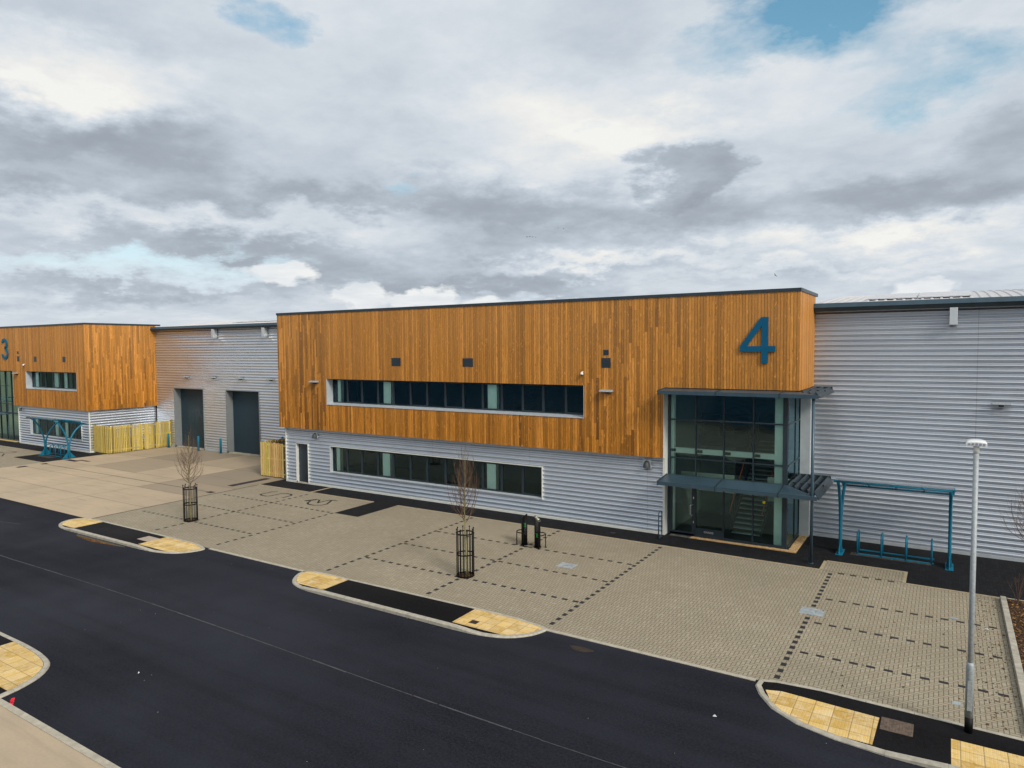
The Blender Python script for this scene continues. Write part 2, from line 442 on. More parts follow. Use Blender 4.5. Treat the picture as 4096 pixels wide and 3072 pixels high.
# ------------------------------------------------------------------ world sky with broken cloud
def make_world():
    w = bpy.data.worlds.new('World'); S.world = w; w.use_nodes = True
    t = NT(w.node_tree); t.n.clear()
    out = t.node('ShaderNodeOutputWorld'); bg = t.node('ShaderNodeBackground')
    sky = t.node('ShaderNodeTexSky', sky_type='NISHITA'); sky.sun_disc = False
    sky.sun_elevation = R(SUN_EL); sky.sun_rotation = R(SUN_AZ)
    sky.air_density = 1.2; sky.dust_density = 1.0; sky.ozone_density = 1.5
    d = t.coord('Generated'); x, y, z = t.sep(d)
    az = t.m('MULTIPLY', t.m('ARCTAN2', x, y), 57.2958)
    el = t.m('MULTIPLY', t.m('ARCSINE', z), 57.2958)
    # ragged edges: warp the directions
    wn = t.noise(t.mapping(d, (9, 9, 20)), 1, 6, .62, 0, 'Color')
    vm = t.node('ShaderNodeVectorMath', operation='MULTIPLY_ADD'); t.put(vm.inputs[0], wn); vm.inputs[1].default_value = (15, 8, 0); t.put(vm.inputs[2], t.comb(t.m('ADD', az, -7.5), t.m('ADD', el, -4.0), 0))
    ae = vm.outputs[0]
    # cloud sheets are flattened towards the horizon (plane seen in perspective)
    zz = t.m('ADD', t.m('MAXIMUM', z, 0), .16)
    pl = t.comb(t.m('DIVIDE', x, zz), t.m('DIVIDE', y, zz), 0)
    n1 = t.noise(t.mapping(pl, (1, 1, 1), (3.1, 7.7, 0)), 1.15, 5, .56)
    n2 = t.noise(t.mapping(pl, (1, 1, 1), (11.1, 2.3, 4)), 3.2, 8, .64)
    wn2 = t.noise(t.mapping(d, (26, 26, 60)), 1, 3, .6, 0, 'Color')
    vm2 = t.node('ShaderNodeVectorMath', operation='MULTIPLY_ADD'); t.put(vm2.inputs[0], wn2); vm2.inputs[1].default_value = (4, 2.2, 0); t.put(vm2.inputs[2], t.comb(t.m('ADD', az, -2.0), t.m('ADD', el, -1.1), 0))
    ae2 = vm2.outputs[0]
    def blob(a, e, sa, se, wgt, tilt=0, hard=False):
        n = t.node('ShaderNodeVectorMath', operation='MULTIPLY_ADD'); t.put(n.inputs[0], ae2 if hard and wgt > 0 else ae)
        n.inputs[1].default_value = (1 / sa, 1 / se, 0); n.inputs[2].default_value = (-a / sa, -e / se, 0)
        ln = t.node('ShaderNodeVectorMath', operation='LENGTH'); t.put(ln.inputs[0], n.outputs[0])
        mr = t.node('ShaderNodeMapRange', interpolation_type='LINEAR' if hard else 'SMOOTHSTEP'); t.put(mr.inputs[0], ln.outputs['Value'])
        a0, a1 = (1.15, .75) if hard else (1.75, 0.0)
        for k, v in enumerate((a0, a1, 0.0, wgt)): mr.inputs[k + 1].default_value = v
        return mr.outputs[0]
    def total(bl, start):
        acc = start
        for b in bl: acc = t.m('ADD', acc, blob(*b))
        return acc
    cwx = 0
    # brightness: negative = grey underside, positive = lit
    nn = t.m('ADD', t.m('MULTIPLY', t.m('SUBTRACT', n1, .5), .65), t.m('MULTIPLY', t.m('SUBTRACT', n2, .5), .52))
    B = t.m('ADD', nn, .66)
    B = total([(-62, 14.2, 8.5, 2.3, -.46, .16), (-52, 11.0, 9, 1.5, -.30, .12), (-68, 10.8, 4, 1.0, -.32), (-55, 7.6, 13, 1.3, -.38),
               (-38, 11.6, 9, 2.0, -.34, .05), (-25, 10.5, 10, 2.0, -.30), (-18.0, 13.0, 3.6, 2.2, -.30, .18, True), (-12, 10.0, 9, 1.8, -.26),
               (1, 10.5, 7, 1.7, -.40, -.1), (4, 13.2, 5, 1.2, -.25), (-33, 8.2, 4, 1.2, -.22), (-28, 5.6, 9, 1.0, -.24), (-62, 4.2, 8, .6, -.22),
               (-64, 18.5, 7, 2.5, .34), (-56, 10.0, 8, 1.0, .34), (-44, 10.5, 5, .8, .28), (-26, 17, 12, 3.5, .20), (-20, 16.5, 6, 1.5, .22),
               (-10, 20, 10, 3, .06), (-24, 7.0, 8, .6, .25), (-4, 7.6, 8, .9, .28), (-67, 16.6, 4, 1.5, .2),
               (-12, 5.5, 14, .5, .18), (-50, 8.6, 3.5, .6, .16), (-42, 5.2, 12, 1.6, -.30), (-31, 20, 9, 3, .10)], B)
    # small cumulus heads standing on the horizon
    cum = total([(-50.3, 6.0, 2.6, .85, 1, 0, True), (-44.2, 4.3, 1.9, 1.1, 1, 0, True), (-41.0, 3.9, 1.5, .9, 1, 0, True), (-38.4, 4.1, 1.7, .9, 1, 0, True),
                 (-34.6, 3.3, 2.2, .8, 1, 0, True), (-28.5, 3.4, 3.6, .7, 1, 0, True), (-1.2, 4.0, 2.0, .8, 1, 0, True), (-46.5, 4.0, 3.5, .8, .6)], 0.0)
    cum = t.m('MINIMUM', cum, 1.0)
    col = t.ramp(B, [(0, (.29, .33, .385)), (.30, (.385, .435, .495)), (.52, (.515, .58, .655)), (.76, (.69, .74, .79)), (.92, (.84, .845, .83)), (1, (.90, .90, .87))])
    # blue gaps: the Nishita sky itself
    gap = t.m('ADD', t.m('MULTIPLY', t.m('SUBTRACT', n2, .5), 1.7), t.m('MULTIPLY', t.m('SUBTRACT', n1, .5), -.5))
    gap = t.m('ADD', gap, -.27)
    gap = total([(-7.0, 25.0, 7.5, 4.2, 1.35), (-1.0, 18.0, 7.5, 2.4, .62), (-17, 21.0, 6, 2.0, .42), (-51.5, 23.8, 2.8, 1.6, .65), 
                 (-61, 5.8, 12, 1.1, .95), (-41, 12.6, 3, 1.0, .25), (-36, 17.5, 3, 1.6, .22), (-36, 4.6, 9, .8, .45), (-66, 3.2, 5, .6, .3)], gap)
    gapm = t.rng(gap, 0.0, .75, 0, 1)
    skyc = t.node('ShaderNodeMix', data_type='RGBA', blend_type='MULTIPLY'); skyc.inputs[0].default_value = 1
    t.l.new(sky.outputs[0], skyc.inputs[6]); skyc.inputs[7].default_value = (.80, 1.40, 1.38, 1)
    cl = t.node('ShaderNodeVectorMath', operation='SCALE'); t.put(cl.inputs[0], col); cl.inputs['Scale'].default_value = 10.0
    low = t.rng(el, 14, 5, 0, .9)      # milky air low in the gaps
    skl = t.mix(low, skyc.outputs[2], (7.7, 8.3, 9.2))
    a = t.mix(t.m('MULTIPLY', gapm, .93), cl.outputs[0], skl)
    cw = t.mix(t.rng(n2, .35, .65), (9.2, 9.3, 9.2), (7.4, 7.8, 8.2))
    a = t.mix(t.m('MULTIPLY', cum, .92), a, cw)
    # the far haze under the horizon
    a = t.mix(t.rng(el, -.5, -4), a, (2.6, 2.7, 2.8))
    # glow added round the sun out of view, brightens right-facing walls and ground
    dt = t.node('ShaderNodeVectorMath', operation='DOT_PRODUCT'); t.put(dt.inputs[0], d)
    dt.inputs[1].default_value = (math.sin(R(SUN_AZ)) * math.cos(R(SUN_EL)), math.cos(R(SUN_AZ)) * math.cos(R(SUN_EL)), math.sin(R(SUN_EL)))
    gw = t.m('POWER', t.m('MAXIMUM', dt.outputs['Value'], 0), 5.0)
    a = t.mix(t.m('MULTIPLY', gw, .85), a, (26, 24.5, 21.5))
    t.l.new(a, bg.inputs[0]); bg.inputs[1].default_value = .1
    t.l.new(bg.outputs[0], out.inputs[0])
SUN_EL, SUN_AZ = 35, 115
make_world()
S.world.cycles.sampling_method = 'MANUAL'; S.world.cycles.sample_map_resolution = 512
sd = bpy.data.lights.new('sun', 'SUN'); sun = bpy.data.objects.new('sun', sd); COL.objects.link(sun)
sd.energy = 2.6; sd.angle = R(13); sd.color = (1, .93, .82)
sv = Vector((math.sin(R(SUN_AZ)) * math.cos(R(SUN_EL)), math.cos(R(SUN_AZ)) * math.cos(R(SUN_EL)), math.sin(R(SUN_EL))))
sun.rotation_euler = sv.to_track_quat('Z', 'Y').to_euler()
S.view_settings.view_transform = 'Standard'; S.view_settings.look = 'None'; S.view_settings.exposure = 0; S.view_settings.gamma = 1
S.cycles.max_bounces = 5; S.cycles.diffuse_bounces = 3; S.cycles.transparent_max_bounces = 12; S.cycles.use_denoising = True

# ------------------------------------------------------------------ ground
def sheet(name, m, polys, z, label=None, rnds=None):
    mb = MB()
    for k, poly in enumerate(polys):
        mb.cur = rnds[k] if rnds else 0
        b = len(mb.v); mb.v += [(x, y, z) for x, y in poly]; mb.face(tuple(range(b, b + len(poly))))
    return structure(mb, name, m, label)
def rc(x0, x1, y0, y1): return [(x0, y0), (x1, y0), (x1, y1), (x0, y1)]
sheet('ground', 'grass', [rc(-1500, 1500, -1500, 1500)], -.03)
sheet('road', 'road', [rc(-260, 120, 7.0, 17.43)], 0)
sheet('forecourt_paving', 'paving', [rc(-35.65, 1.62, 17.43, 27.45), rc(-130, -57.0, 17.43, 27.35)], .004)
sheet('apron_paving', 'blackpave', [rc(-35.6, -4.6, 27.45, 29.9), rc(-4.6, -1.1, 27.45, 32.3), rc(-4.97, -4.6, 29.9, 32.3), rc(-1.1, 30, 27.33, 32.3), rc(-26.1, -24.47, 24.53, 27.45),
                           rc(-61.85, -56.95, 24.75, 29.2), rc(-100, -61.85, 27.35, 29.9)], .008)
# the notch of buff blocks east of the lobby
sheet('notch_paving', 'paving', [rc(-3.75, -1.13, 27.40, 28.66)], .012)
# concrete yard in cast bays
mb_bays = []; rn = []
xs = [-56.95, -52.1, -46.6, -41.6, -35.65]; ys = [17.43, 20.3, 23.2, 25.85, 30.1, 34.6]
tone = {(0, 3): .1, (1, 3): .7, (2, 3): .15, (3, 3): 1.0, (0, 4): .35, (1, 4): 1.0, (2, 4): .45, (3, 4): 1.0, (3, 2): .8, (2, 2): .1, (1, 2): 0, (0, 2): .1}
for i in range(4):
    for j in range(5):
        x0, x1, y0, y1 = xs[i], xs[i + 1], ys[j], ys[j + 1]
        if i == 3 and j == 4: x1 = -34.9
        mb_bays.append(rc(x0 + .012, x1 - .012, y0 + .012, y1 - .012)); rn.append(tone.get((i, j), random.random() * .15))
sheet('yard_joint_filler', 'int_dark', [rc(-56.97, -35.6, 17.43, 34.7)], .004)
sheet('concrete_yard', 'concrete', mb_bays, .010, None, rn)
sheet('concrete_forecourt', 'concrete', [rc(-110, 60, -17, 7.0)], .004, None, [0.])
# drains, channel
def strip(x0, x1, y0, y1, z=.016): return rc(x0, x1, y0, y1)
mb = MB()
mb.box(-55.9, -36.35, 24.44, 24.485, .0, .016)
o = structure(mb, 'drain_channel', 'iron')
# edging lines
mb = MB()
for a in ((-35.65, -26.15, 27.36, 27.45), (-24.42, -3.85, 27.36, 27.45), (-3.85, -3.75, 27.45, 28.72), (-3.85, -1.05, 28.62, 28.72), (-1.15, -1.05, 27.33, 28.62),
          (-1.05, 1.62, 27.24, 27.33), (-31.15, -31.02, 27.45, 29.04), (-61.9, -56.95, 24.68, 24.75), (-61.92, -61.85, 24.75, 27.35), (-100, -61.9, 27.28, 27.35)):
    mb.box(a[0], a[1], a[2], a[3], -.01, .02)
structure(mb, 'paving_edging', 'edging')
# road edge kerbs (flush)
mb = MB()
mb.box(-25.9, -20.2, 17.33, 17.47, -.02, .014); mb.box(-9.85, -3.85, 17.33, 17.47, -.02, .014); mb.box(-130, -57, 17.33, 17.47, -.02, .014)
x = -90
while x < 40: mb.box(x + .004, x + .91, 6.97, 7.12, -.02, .022); x += .915
structure(mb, 'flush_kerb', 'kerb')
# saw-cut joint down the road: a thin pale seam
mb = MB(); random.seed(3)
x = -120
while x < 30:
    L = random.uniform(.5, 2.4); y = 12.45 + .10 * math.sin(x * .21) + random.uniform(-.015, .015)
    w = random.uniform(.010, .024)
    if True:
        b = len(mb.v); y2 = 12.45 + .10 * math.sin((x + L) * .21)
        mb.v += [(x, y - w, .003), (x + L, y2 - w, .003), (x + L, y2 + w, .003), (x, y + w, .003)]; mb.face((b, b + 1, b + 2, b + 3))
    x += L + random.uniform(0, .06)
for (xa, ya, xb, yb) in ((-46.5, 13.6, -37.5, 15.2), (-52, 12.6, -44.5, 16.6)):
    b = len(mb.v); mb.v += [(xa, ya - .015, .003), (xb, yb - .015, .003), (xb, yb + .02, .003), (xa, ya + .02, .003)]; mb.face((b, b + 1, b + 2, b + 3))
structure(mb, 'road_joint', mat_plain('joint_dust', (.05, .05, .055), .9, 0, .4, 4))

# parking bay lines of dark blocks
bm_ = MB()
def dash_x(x0, x1, y):
    x = x0
    while x <= x1: bm_.box(x, x + .2, y - .058, y + .058, -.01, .0085); x += .4
def dash_y(x, y0, y1):
    y = y0
    while y <= y1: bm_.box(x - .065, x + .065, y, y + .2, -.01, .0085); y += .4
for x, ya, yb in ((-3.43, 17.75, 26.95), (-9.88, 17.8, 27.0), (-14.7, 17.9, 27.1), (-19.5, 17.9, 27.1), (-26.15, 17.9, 24.4), (-30.78, 17.95, 27.1)): dash_y(x, ya, yb)
for y in (27.29, 24.29, 22.0, 19.66): dash_x(-3.2, 1.4 if y < 27 else -1.5, y)
for y in (24.40, 22.15, 19.87): dash_x(-19.4, -10.0, y)
for y in (24.50, 22.15, 19.80): dash_x(-35.0, -26.3, y)
for y in (24.5, 22.1): dash_x(-76, -66.0, y)
structure(bm_, 'bay_marking', 'darkbrick')
def polymark(name, lines, w=.055):
    mb = MB()
    for ln in lines:
        for (a, b_) in zip(ln, ln[1:]):
            a = Vector((*a, 0)); b2 = Vector((*b_, 0)); d = (b2 - a).normalized(); n = Vector((-d.y, d.x, 0)) * w; e = d * w * .6
            b = len(mb.v); mb.v += [tuple(p + Vector((0, 0, .0085))) for p in (a - e - n, b2 + e - n, b2 + e + n, a - e + n)]; mb.face((b, b + 1, b + 2, b + 3))
    return structure(mb, name, 'darkbrick')
polymark('bay_symbol', [[(-32.90, 26.55), (-33.16, 26.35), (-33.16, 25.6), (-32.92, 25.44), (-32.45, 25.40), (-32.30, 25.6), (-32.30, 26.3), (-32.05, 26.5), (-31.6, 26.47), (-31.35, 26.25), (-31.30, 25.62)], [(-31.42, 25.35), (-31.5, 25.32)]])
polymark('disabled_bay_symbol', [[(-29.62, 25.72), (-29.35, 26.28)], [(-29.5, 25.7), (-29.2, 26.28)], [(-29.05, 26.25), (-28.60, 25.72), (-28.58, 26.50), (-28.12, 26.62)],
    [(-29.28, 25.80), (-29.05, 25.40), (-28.78, 25.22), (-28.35, 25.20), (-28.02, 25.42), (-27.95, 25.75), (-28.2, 26.2), (-28.36, 26.45)]])
polymark('bay_symbol', [[(-66.2, 26.2), (-64.8, 26.3), (-64.4, 25.85), (-65.3, 25.5), (-66.0, 25.5)], [(-64.6, 25.3), (-63.2, 24.6)]])

# raised footway islands
def island(pts_top, road_side, name, tact, kerbed_idx=None):
    """footway island: asphalt slab, tactile ends and a kerb ring"""
    pass
def offset_poly(poly, d):
    n = len(poly); out = []
    for i in range(n):
        p0, p1, p2 = Vector(poly[i - 1]), Vector(poly[i]), Vector(poly[(i + 1) % n])
        e1 = (p1 - p0).normalized(); e2 = (p2 - p1).normalized()
        n1 = Vector((-e1.y, e1.x)); n2 = Vector((-e2.y, e2.x)); nn = (n1 + n2)
        nn = nn / max(.3, nn.length_squared / 2) if nn.length > 0 else n1
        out.append(tuple(p1 + nn * d))
    return out
def soften(poly):
    out = []; n = len(poly)
    for i in range(n):
        p0, p1, p2, p3 = (Vector(poly[(i + k) % n]) for k in (-1, 0, 1, 2)); L = (p2 - p1).length; out.append(tuple(p1))
        if L < 1.5 and (p1 - p0).length < 40:
            t1 = ((p1 - p0).normalized() + (p2 - p1).normalized()) * .5 * L; t2 = ((p2 - p1).normalized() + (p3 - p2).normalized()) * .5 * L
            for u in (.33, .67):
                h1 = 2 * u ** 3 - 3 * u * u + 1; h2 = u ** 3 - 2 * u * u + u; h3 = -2 * u ** 3 + 3 * u * u; h4 = u ** 3 - u * u
                out.append(tuple(p1 * h1 + t1 * h2 + p2 * h3 + t2 * h4))
    return out
def mk_island(outer, tacts, full=None, h=.045, kh=.12):
    """outer: counter-clockwise outline of the kerb; full: x range where the kerb stands full height on the road side"""
    inner = offset_poly(outer, .14)
    mb = MB(); n = len(outer)
    # walk the ring in short kerb units with small joints
    for i in range(n):
        a, b2 = Vector(outer[i]), Vector(outer[(i + 1) % n]); c, d2 = Vector(inner[i]), Vector(inner[(i + 1) % n])
        L = (b2 - a).length; k = max(1, round(L / .9))
        for q in range(k):
            t0 = q / k + (.004 / L if q else 0); t1 = (q + 1) / k - .004 / L
            A, B2, Cc, Dd = a.lerp(b2, t0), a.lerp(b2, t1), c.lerp(d2, t0), c.lerp(d2, t1)
            def hh(p):
                if full and p.y < full[2]: 
                    return h + (kh - h) * max(0, min(1, min((p.x - full[0]) / .9, (full[1] - p.x) / .9)))
                return h
            za, zb = hh(A) , hh(B2)
            bb = len(mb.v); ch = .03
            ia = (Cc - A).normalized() * ch; ib = (Dd - B2).normalized() * ch
            mb.v += [(A.x, A.y, -.02), (B2.x, B2.y, -.02), (B2.x, B2.y, zb - ch), (A.x, A.y, za - ch),
                     (A.x + ia.x, A.y + ia.y, za), (B2.x + ib.x, B2.y + ib.y, zb), (Dd.x, Dd.y, zb), (Cc.x, Cc.y, za), (Dd.x, Dd.y, -.02), (Cc.x, Cc.y, -.02)]
            for f in ((0, 1, 2, 3), (3, 2, 5, 4), (4, 5, 6, 7), (7, 6, 8, 9), (1, 8, 6, 5, 2), (0, 3, 4, 7, 9)): mb.face(tuple(bb + i_ for i_ in f))
    structure(mb, 'kerb', 'kerb_pale')
    mb = MB(); mb.prism([(x, y) for x, y in inner], -.02, h - .006); structure(mb, 'footway', 'path')
    for tp in tacts:
        mb = MB(); mb.prism(tp, -.01, h + .001); structure(mb, 'tactile_paving', 'tactile')
def clip_x(poly, xc, keep_less, yc=None):
    out = []
    n = len(poly)
    for i in range(n):
        a, b2 = poly[i], poly[(i + 1) % n]
        ia = (a[0] <= xc) == keep_less; ib = (b2[0] <= xc) == keep_less
        if ia: out.append(a)
        if ia != ib:
            t = (xc - a[0]) / (b2[0] - a[0]); out.append((xc, a[1] + t * (b2[1] - a[1])))
    return out
def clip_y(poly, yc, keep_less):
    sw = [(y, x) for x, y in poly]; r = clip_x(sw, yc, keep_less); return [(x, y) for y, x in r]
def smooth_end(cx, cy, rx, ry, a0, a1, n=9):
    return [(cx + rx * math.cos(R(a0 + (a1 - a0) * i / n)), cy + ry * math.sin(R(a0 + (a1 - a0) * i / n))) for i in range(n + 1)]
# middle island (between the bays, with the long bull-nosed kerb)
mid = soften([(-17.5, 15.98), (-12.2, 15.98), (-11.2, 16.05), (-10.55, 16.25), (-10.1, 16.6), (-9.85, 17.0), (-9.78, 17.43), (-10.3, 17.58), (-11.2, 17.68), (-12.5, 17.70), (-18.0, 17.62), (-19.3, 17.60), (-19.9, 17.48), (-20.12, 17.2), (-19.95, 16.75), (-19.55, 16.32), (-18.9, 16.05)])
inn = offset_poly(mid, .15)
mk_island(mid, [clip_x(clip_y(inn, 16.3, False), -17.97, True), clip_x(clip_y(inn, 16.35, False), -12.47, False)], (-18.9, -11.2, 16.5))
lef = soften([(-33.9, 15.78), (-28.4, 15.82), (-27.3, 15.92), (-26.6, 16.15), (-26.15, 16.55), (-25.95, 17.2), (-26.6, 17.46), (-27.4, 17.56), (-29.0, 17.56), (-34.4, 17.56), (-35.6, 17.5), (-36.1, 17.25), (-36.25, 16.8), (-36.0, 16.3), (-35.4, 15.95), (-34.8, 15.82)])
inn = offset_poly(lef, .15)
mk_island(lef, [clip_x(clip_y(inn, 16.1, False), -34.3, True), clip_x(clip_y(inn, 16.15, False), -29.03, False)], (-34.9, -27.6, 16.3))
rig = [(-.9, 15.45), (.2, 15.45), (30, 15.45), (30, 17.62), (1.5, 17.62), (-2.4, 17.70), (-3.4, 17.60), (-3.78, 17.45), (-3.80, 17.1), (-3.62, 16.7), (-3.24, 16.18), (-2.64, 15.78), (-1.86, 15.56)]
mk_island(rig, [clip_y([(-3.52, 16.94), (-3.3, 16.45), (-2.98, 16.12), (-2.45, 15.85), (-1.8, 15.70), (-1.14, 15.70), (-1.10, 16.94), (-3.17, 17.06)], 17.2, True), rc(.24, 2.64, 15.66, 16.80)], (-1.1, 31, 15.9))
sw = soften([(-60, 6.98), (-18.95, 6.98), (-19.02, 7.35), (-19.1, 7.65), (-19.35, 8.15), (-19.85, 8.6), (-20.43, 8.78), (-21.9, 8.9), (-60, 8.9)])
inn = offset_poly(sw, .15)
mk_island(sw, [clip_x(clip_y(inn, 7.35, False), -22.3, False)], None)

# planting bed on the right
mb = MB()
y = 17.75
while y < 27.1:
    L = min(.9, 27.15 - y); mb.box(1.62, 1.78, y + .004, y + L - .004, -.02, .13); y += .9
mb.box(1.78, 14, 27.2, 27.26, -.02, .06)
structure(mb, 'bed_kerb', 'kerb_pale', bevel=.012)
sheet('planting_bed', 'soil', [rc(1.78, 14, 17.7, 27.2)], .05)
random.seed(11)
def scatter(name, m, areas, n, size, zz, label, cat=None, flat=.4):
    mb = MB()
    for _ in range(n):
        a = random.choices(areas, [ar[4] if len(ar) > 4 else (ar[1] - ar[0]) * (ar[3] - ar[2]) for ar in areas])[0]
        x = random.uniform(a[0], a[1]); y = random.uniform(a[2], a[3]); s_ = random.uniform(*size); mb.rnd()
        rot = Matrix.Rotation(random.uniform(0, 6.3), 4, 'Z') @ Matrix.Rotation(random.uniform(-.5, .5), 4, 'X')
        w = s_ * random.uniform(.4, 1); hgt = s_ * flat
        Mx = Matrix.Translation((x, y, zz + random.uniform(0, hgt))) @ rot
        b = len(mb.v)
        mb.v += [tuple(Mx @ Vector(p)) for p in ((-s_, -w, 0), (s_, -w * .7, 0), (s_ * .8, w, 0), (-s_ * .7, w * .9, 0), (0, 0, hgt), (0, 0, -hgt))]
        for f in ((0, 1, 4), (1, 2, 4), (2, 3, 4), (3, 0, 4)): mb.face(tuple(b + q for q in f))
    o = mb.build(name, m); tag(o, label, cat or name.split('_')[0], None, 'stuff'); return o
scatter('bark_mulch', 'chips', [(1.8, 5.5, 17.8, 27.15)], 9000, (.02, .05), .055, 'brown bark mulch covering the planting bed', 'mulch')
scatter('gravel', 'gravel', [(-9.25, -5.28, 29.12, 29.36), (-5.28, -4.98, 29.12, 31.9), (-10.6, -10.42, 29.12, 29.3, .03)], 7000, (.014, .028), .02, 'golden gravel margin at the foot of the glazed lobby', 'gravel')
sheet('gravel_bed', mat_plain('gravel_base', (.36, .23, .09), .9, 0, .4, 40), [rc(-9.3, -4.95, 29.08, 29.45), rc(-5.3, -4.95, 29.45, 31.95)], .012)
scatter('leaf_litter', 'chips', [(.9, 1.58, 17.8, 26.9, 3), (-3.3, 1.5, 18, 24, 1)], 260, (.012, .035), .008, 'dead leaves and crumbs of soil drifted against the bed kerb', 'leaves')
scatter('grit', mat_plain('white_grit', (.5, .5, .48), .8), [(-40, 1, 8, 17)], 70, (.005, .011), .004, 'scattered pale grit on the dark road', 'grit')
sheet('door_step_paving', mat_blocks('grey_block', (.12, .11, .10), (.2, .19, .17), (.04, .04, .04)), [rc(-10.2, -9.3, 29.1, 29.42)], .013)
sheet('worn_paving', mat_blocks('grey_worn_block', (.05, .046, .042), (.11, .10, .09), (.02, .02, .02)), [rc(-3.1, -.35, 30.0, 30.42)], .0135)
sheet('worn_paving', bpy.data.materials['grey_worn_block'], [rc(-60.9, -58.6, 25.95, 26.5)], .0135)

# road paint and puddle
mb = MB(); random.seed(5)
for k in range(7):
    x = -18.72 + .05 * k + random.uniform(-.02, .02); y = 7.28 - .025 * k; mb.cur = .5
    mb.prism([(x + .035 * math.cos(a), y + .045 * math.sin(a)) for a in [i * .785 + random.uniform(-.2, .2) for i in range(8)]], 0, .0045)
structure(mb, 'survey_paint', 'red')
mb = MB()
pp = [(x, y) for x, y in [(-32.7, 15.50), (-31.4, 15.38), (-30.0, 15.55), (-29.2, 15.66), (-29.3, 15.74), (-30.6, 15.74), (-32.0, 15.74), (-33.2, 15.72), (-33.1, 15.62)]]
mb.prism(pp, -.01, .004); structure(mb, 'puddle', 'puddle')
sheet('damp_patch', mat_plain('rusty_silt', (.022, .016, .012), .5, 0, .5, 6), [[(-8.35 + .35 * math.cos(a) * (1 + .2 * math.sin(3 * a)), 16.75 + .15 * math.sin(a)) for a in [i * .42 for i in range(15)]]], .0035)
# slab in left island, covers
def cover(name, x0, x1, y0, y1, z, m, label, bars=0, cat='cover', frame=.035):
    r = empty(name, ((x0 + x1) / 2, (y0 + y1) / 2, z), label, cat)
    mb = MB(); mb.box(x0 + frame, x1 - frame, y0 + frame, y1 - frame, z - .02, z + .004)
    for i in range(bars):
        xx = x0 + frame + (x1 - x0 - 2 * frame) * (i + .5) / bars; mb.box(xx - .012, xx + .012, y0 + frame * 1.4, y1 - frame * 1.4, z, z + .009)
    part(mb, 'lid', m, r)
    mb = MB()
    for a in ((x0, x1, y0, y0 + frame), (x0, x1, y1 - frame, y1), (x0, x0 + frame, y0 + frame, y1 - frame), (x1 - frame, x1, y0 + frame, y1 - frame)): mb.box(*a, z - .02, z + .007)
    part(mb, 'frame', m, r); return r
cover('manhole_cover', -1.06, -.44, 16.45, 17.02, .04, 'rust', 'rusty ribbed manhole cover in the asphalt beside the yellow tactile paving', 9, 'manhole cover')
cover('access_cover', -12.40, -11.73, 22.74, 23.33, .006, 'cover', 'galvanised access cover in the bay behind the charging posts', 0, 'access cover')
cover('access_cover', -3.74, -3.06, 22.58, 23.18, .006, 'cover', 'bright galvanised access cover on the dashed line near the lamp post', 0, 'access cover')
cover('access_cover', -9.03, -8.54, 20.24, 21.05, .006, 'paving', 'block filled access cover flush with the buff paving in front of the lobby', 0, 'access cover', .02)
cover('access_cover', -29.88, -28.86, 16.57, 17.12, .04, mat_plain('pinkish_slab', (.33, .27, .22), .8), 'square concrete access cover on the far left footway island', 0, 'access cover')
cover('stop_tap_cover', -12.02, -11.76, 16.56, 16.78, .046, 'iron', 'small black stop tap cover in the tactile paving', 0, 'cover', .02)
cover('gully_grate', -36.4, -35.93, 24.3, 24.62, .012, 'iron', 'iron gully grate at the yard end of the drain channel', 5, 'grate')
cover('gully_grate', -56.3, -55.9, 24.3, 24.7, .012, 'iron', 'iron gully grate at the far end of the drain channel', 5, 'grate')
cover('linear_drain', -37.05, -36.55, 26.2, 29.0, .012, 'iron', 'long black linear drain beside the right hand bin store', 14, 'drain')
cover('drain_cover', -56.65, -55.1, 26.1, 26.5, .012, 'iron', 'black drain cover nearest the far cycle shelter', 4, 'drain cover')
cover('drain_cover', -55.6, -54.2, 26.55, 26.85, .012, 'rust', 'rusty brown drain cover nearest the yellow bin store', 4, 'drain cover')
cover('drain_cover', -56.3, -55.8, 22.7, 23.3, .012, 'iron', 'dull drain cover in the concrete at the edge of the far bays', 3, 'drain cover')
cover('rodding_cover', .25, .43, 24.42, 24.58, .006, 'cover', 'small steel rodding cover on the second dashed row', 3, 'cover', .015)
cover('rodding_cover', .27, .45, 18.56, 18.72, .006, 'cover', 'small steel rodding cover beside the foot of the lamp post', 3, 'cover', .015)
cover('rodding_cover', -12.6, -12.35, 28.1, 28.3, .010, 'iron', 'small dark cover in the black paving below the silver wall', 0, 'cover', .015)

# ------------------------------------------------------------------ walls
PITCH = .2135; AMP = .044; FAR = 1.0
def prof(z):
    """depth of the rounded profiled sheet (0 = crest .. 1 = valley)"""
    t = (z / PITCH) % 1.0
    return .5 - .5 * math.cos(2 * math.pi * t)
def corr_panel(mb, plane, c, a0, a1, z0, z1, sign=-1, seg=10):
    """plane 'x': wall runs along X at y=c facing -Y; plane 'y': wall runs along Y at x=c facing +X"""
    zs = [z0]; k = math.ceil(z0 / (PITCH / seg) + 1e-6)
    while k * PITCH / seg < z1 - 1e-6: zs.append(k * PITCH / seg); k += 1
    zs.append(z1)
    b = len(mb.v)
    for z in zs:
        dpt = prof(z) * AMP * 2 * FAR
        for a in (a0, a1):
            mb.v.append((a, c + dpt, z) if plane == 'x' else (c - dpt, a, z))
    for i in range(len(zs) - 1): mb.face((b + 2 * i, b + 2 * i + 1, b + 2 * i + 3, b + 2 * i + 2), True)
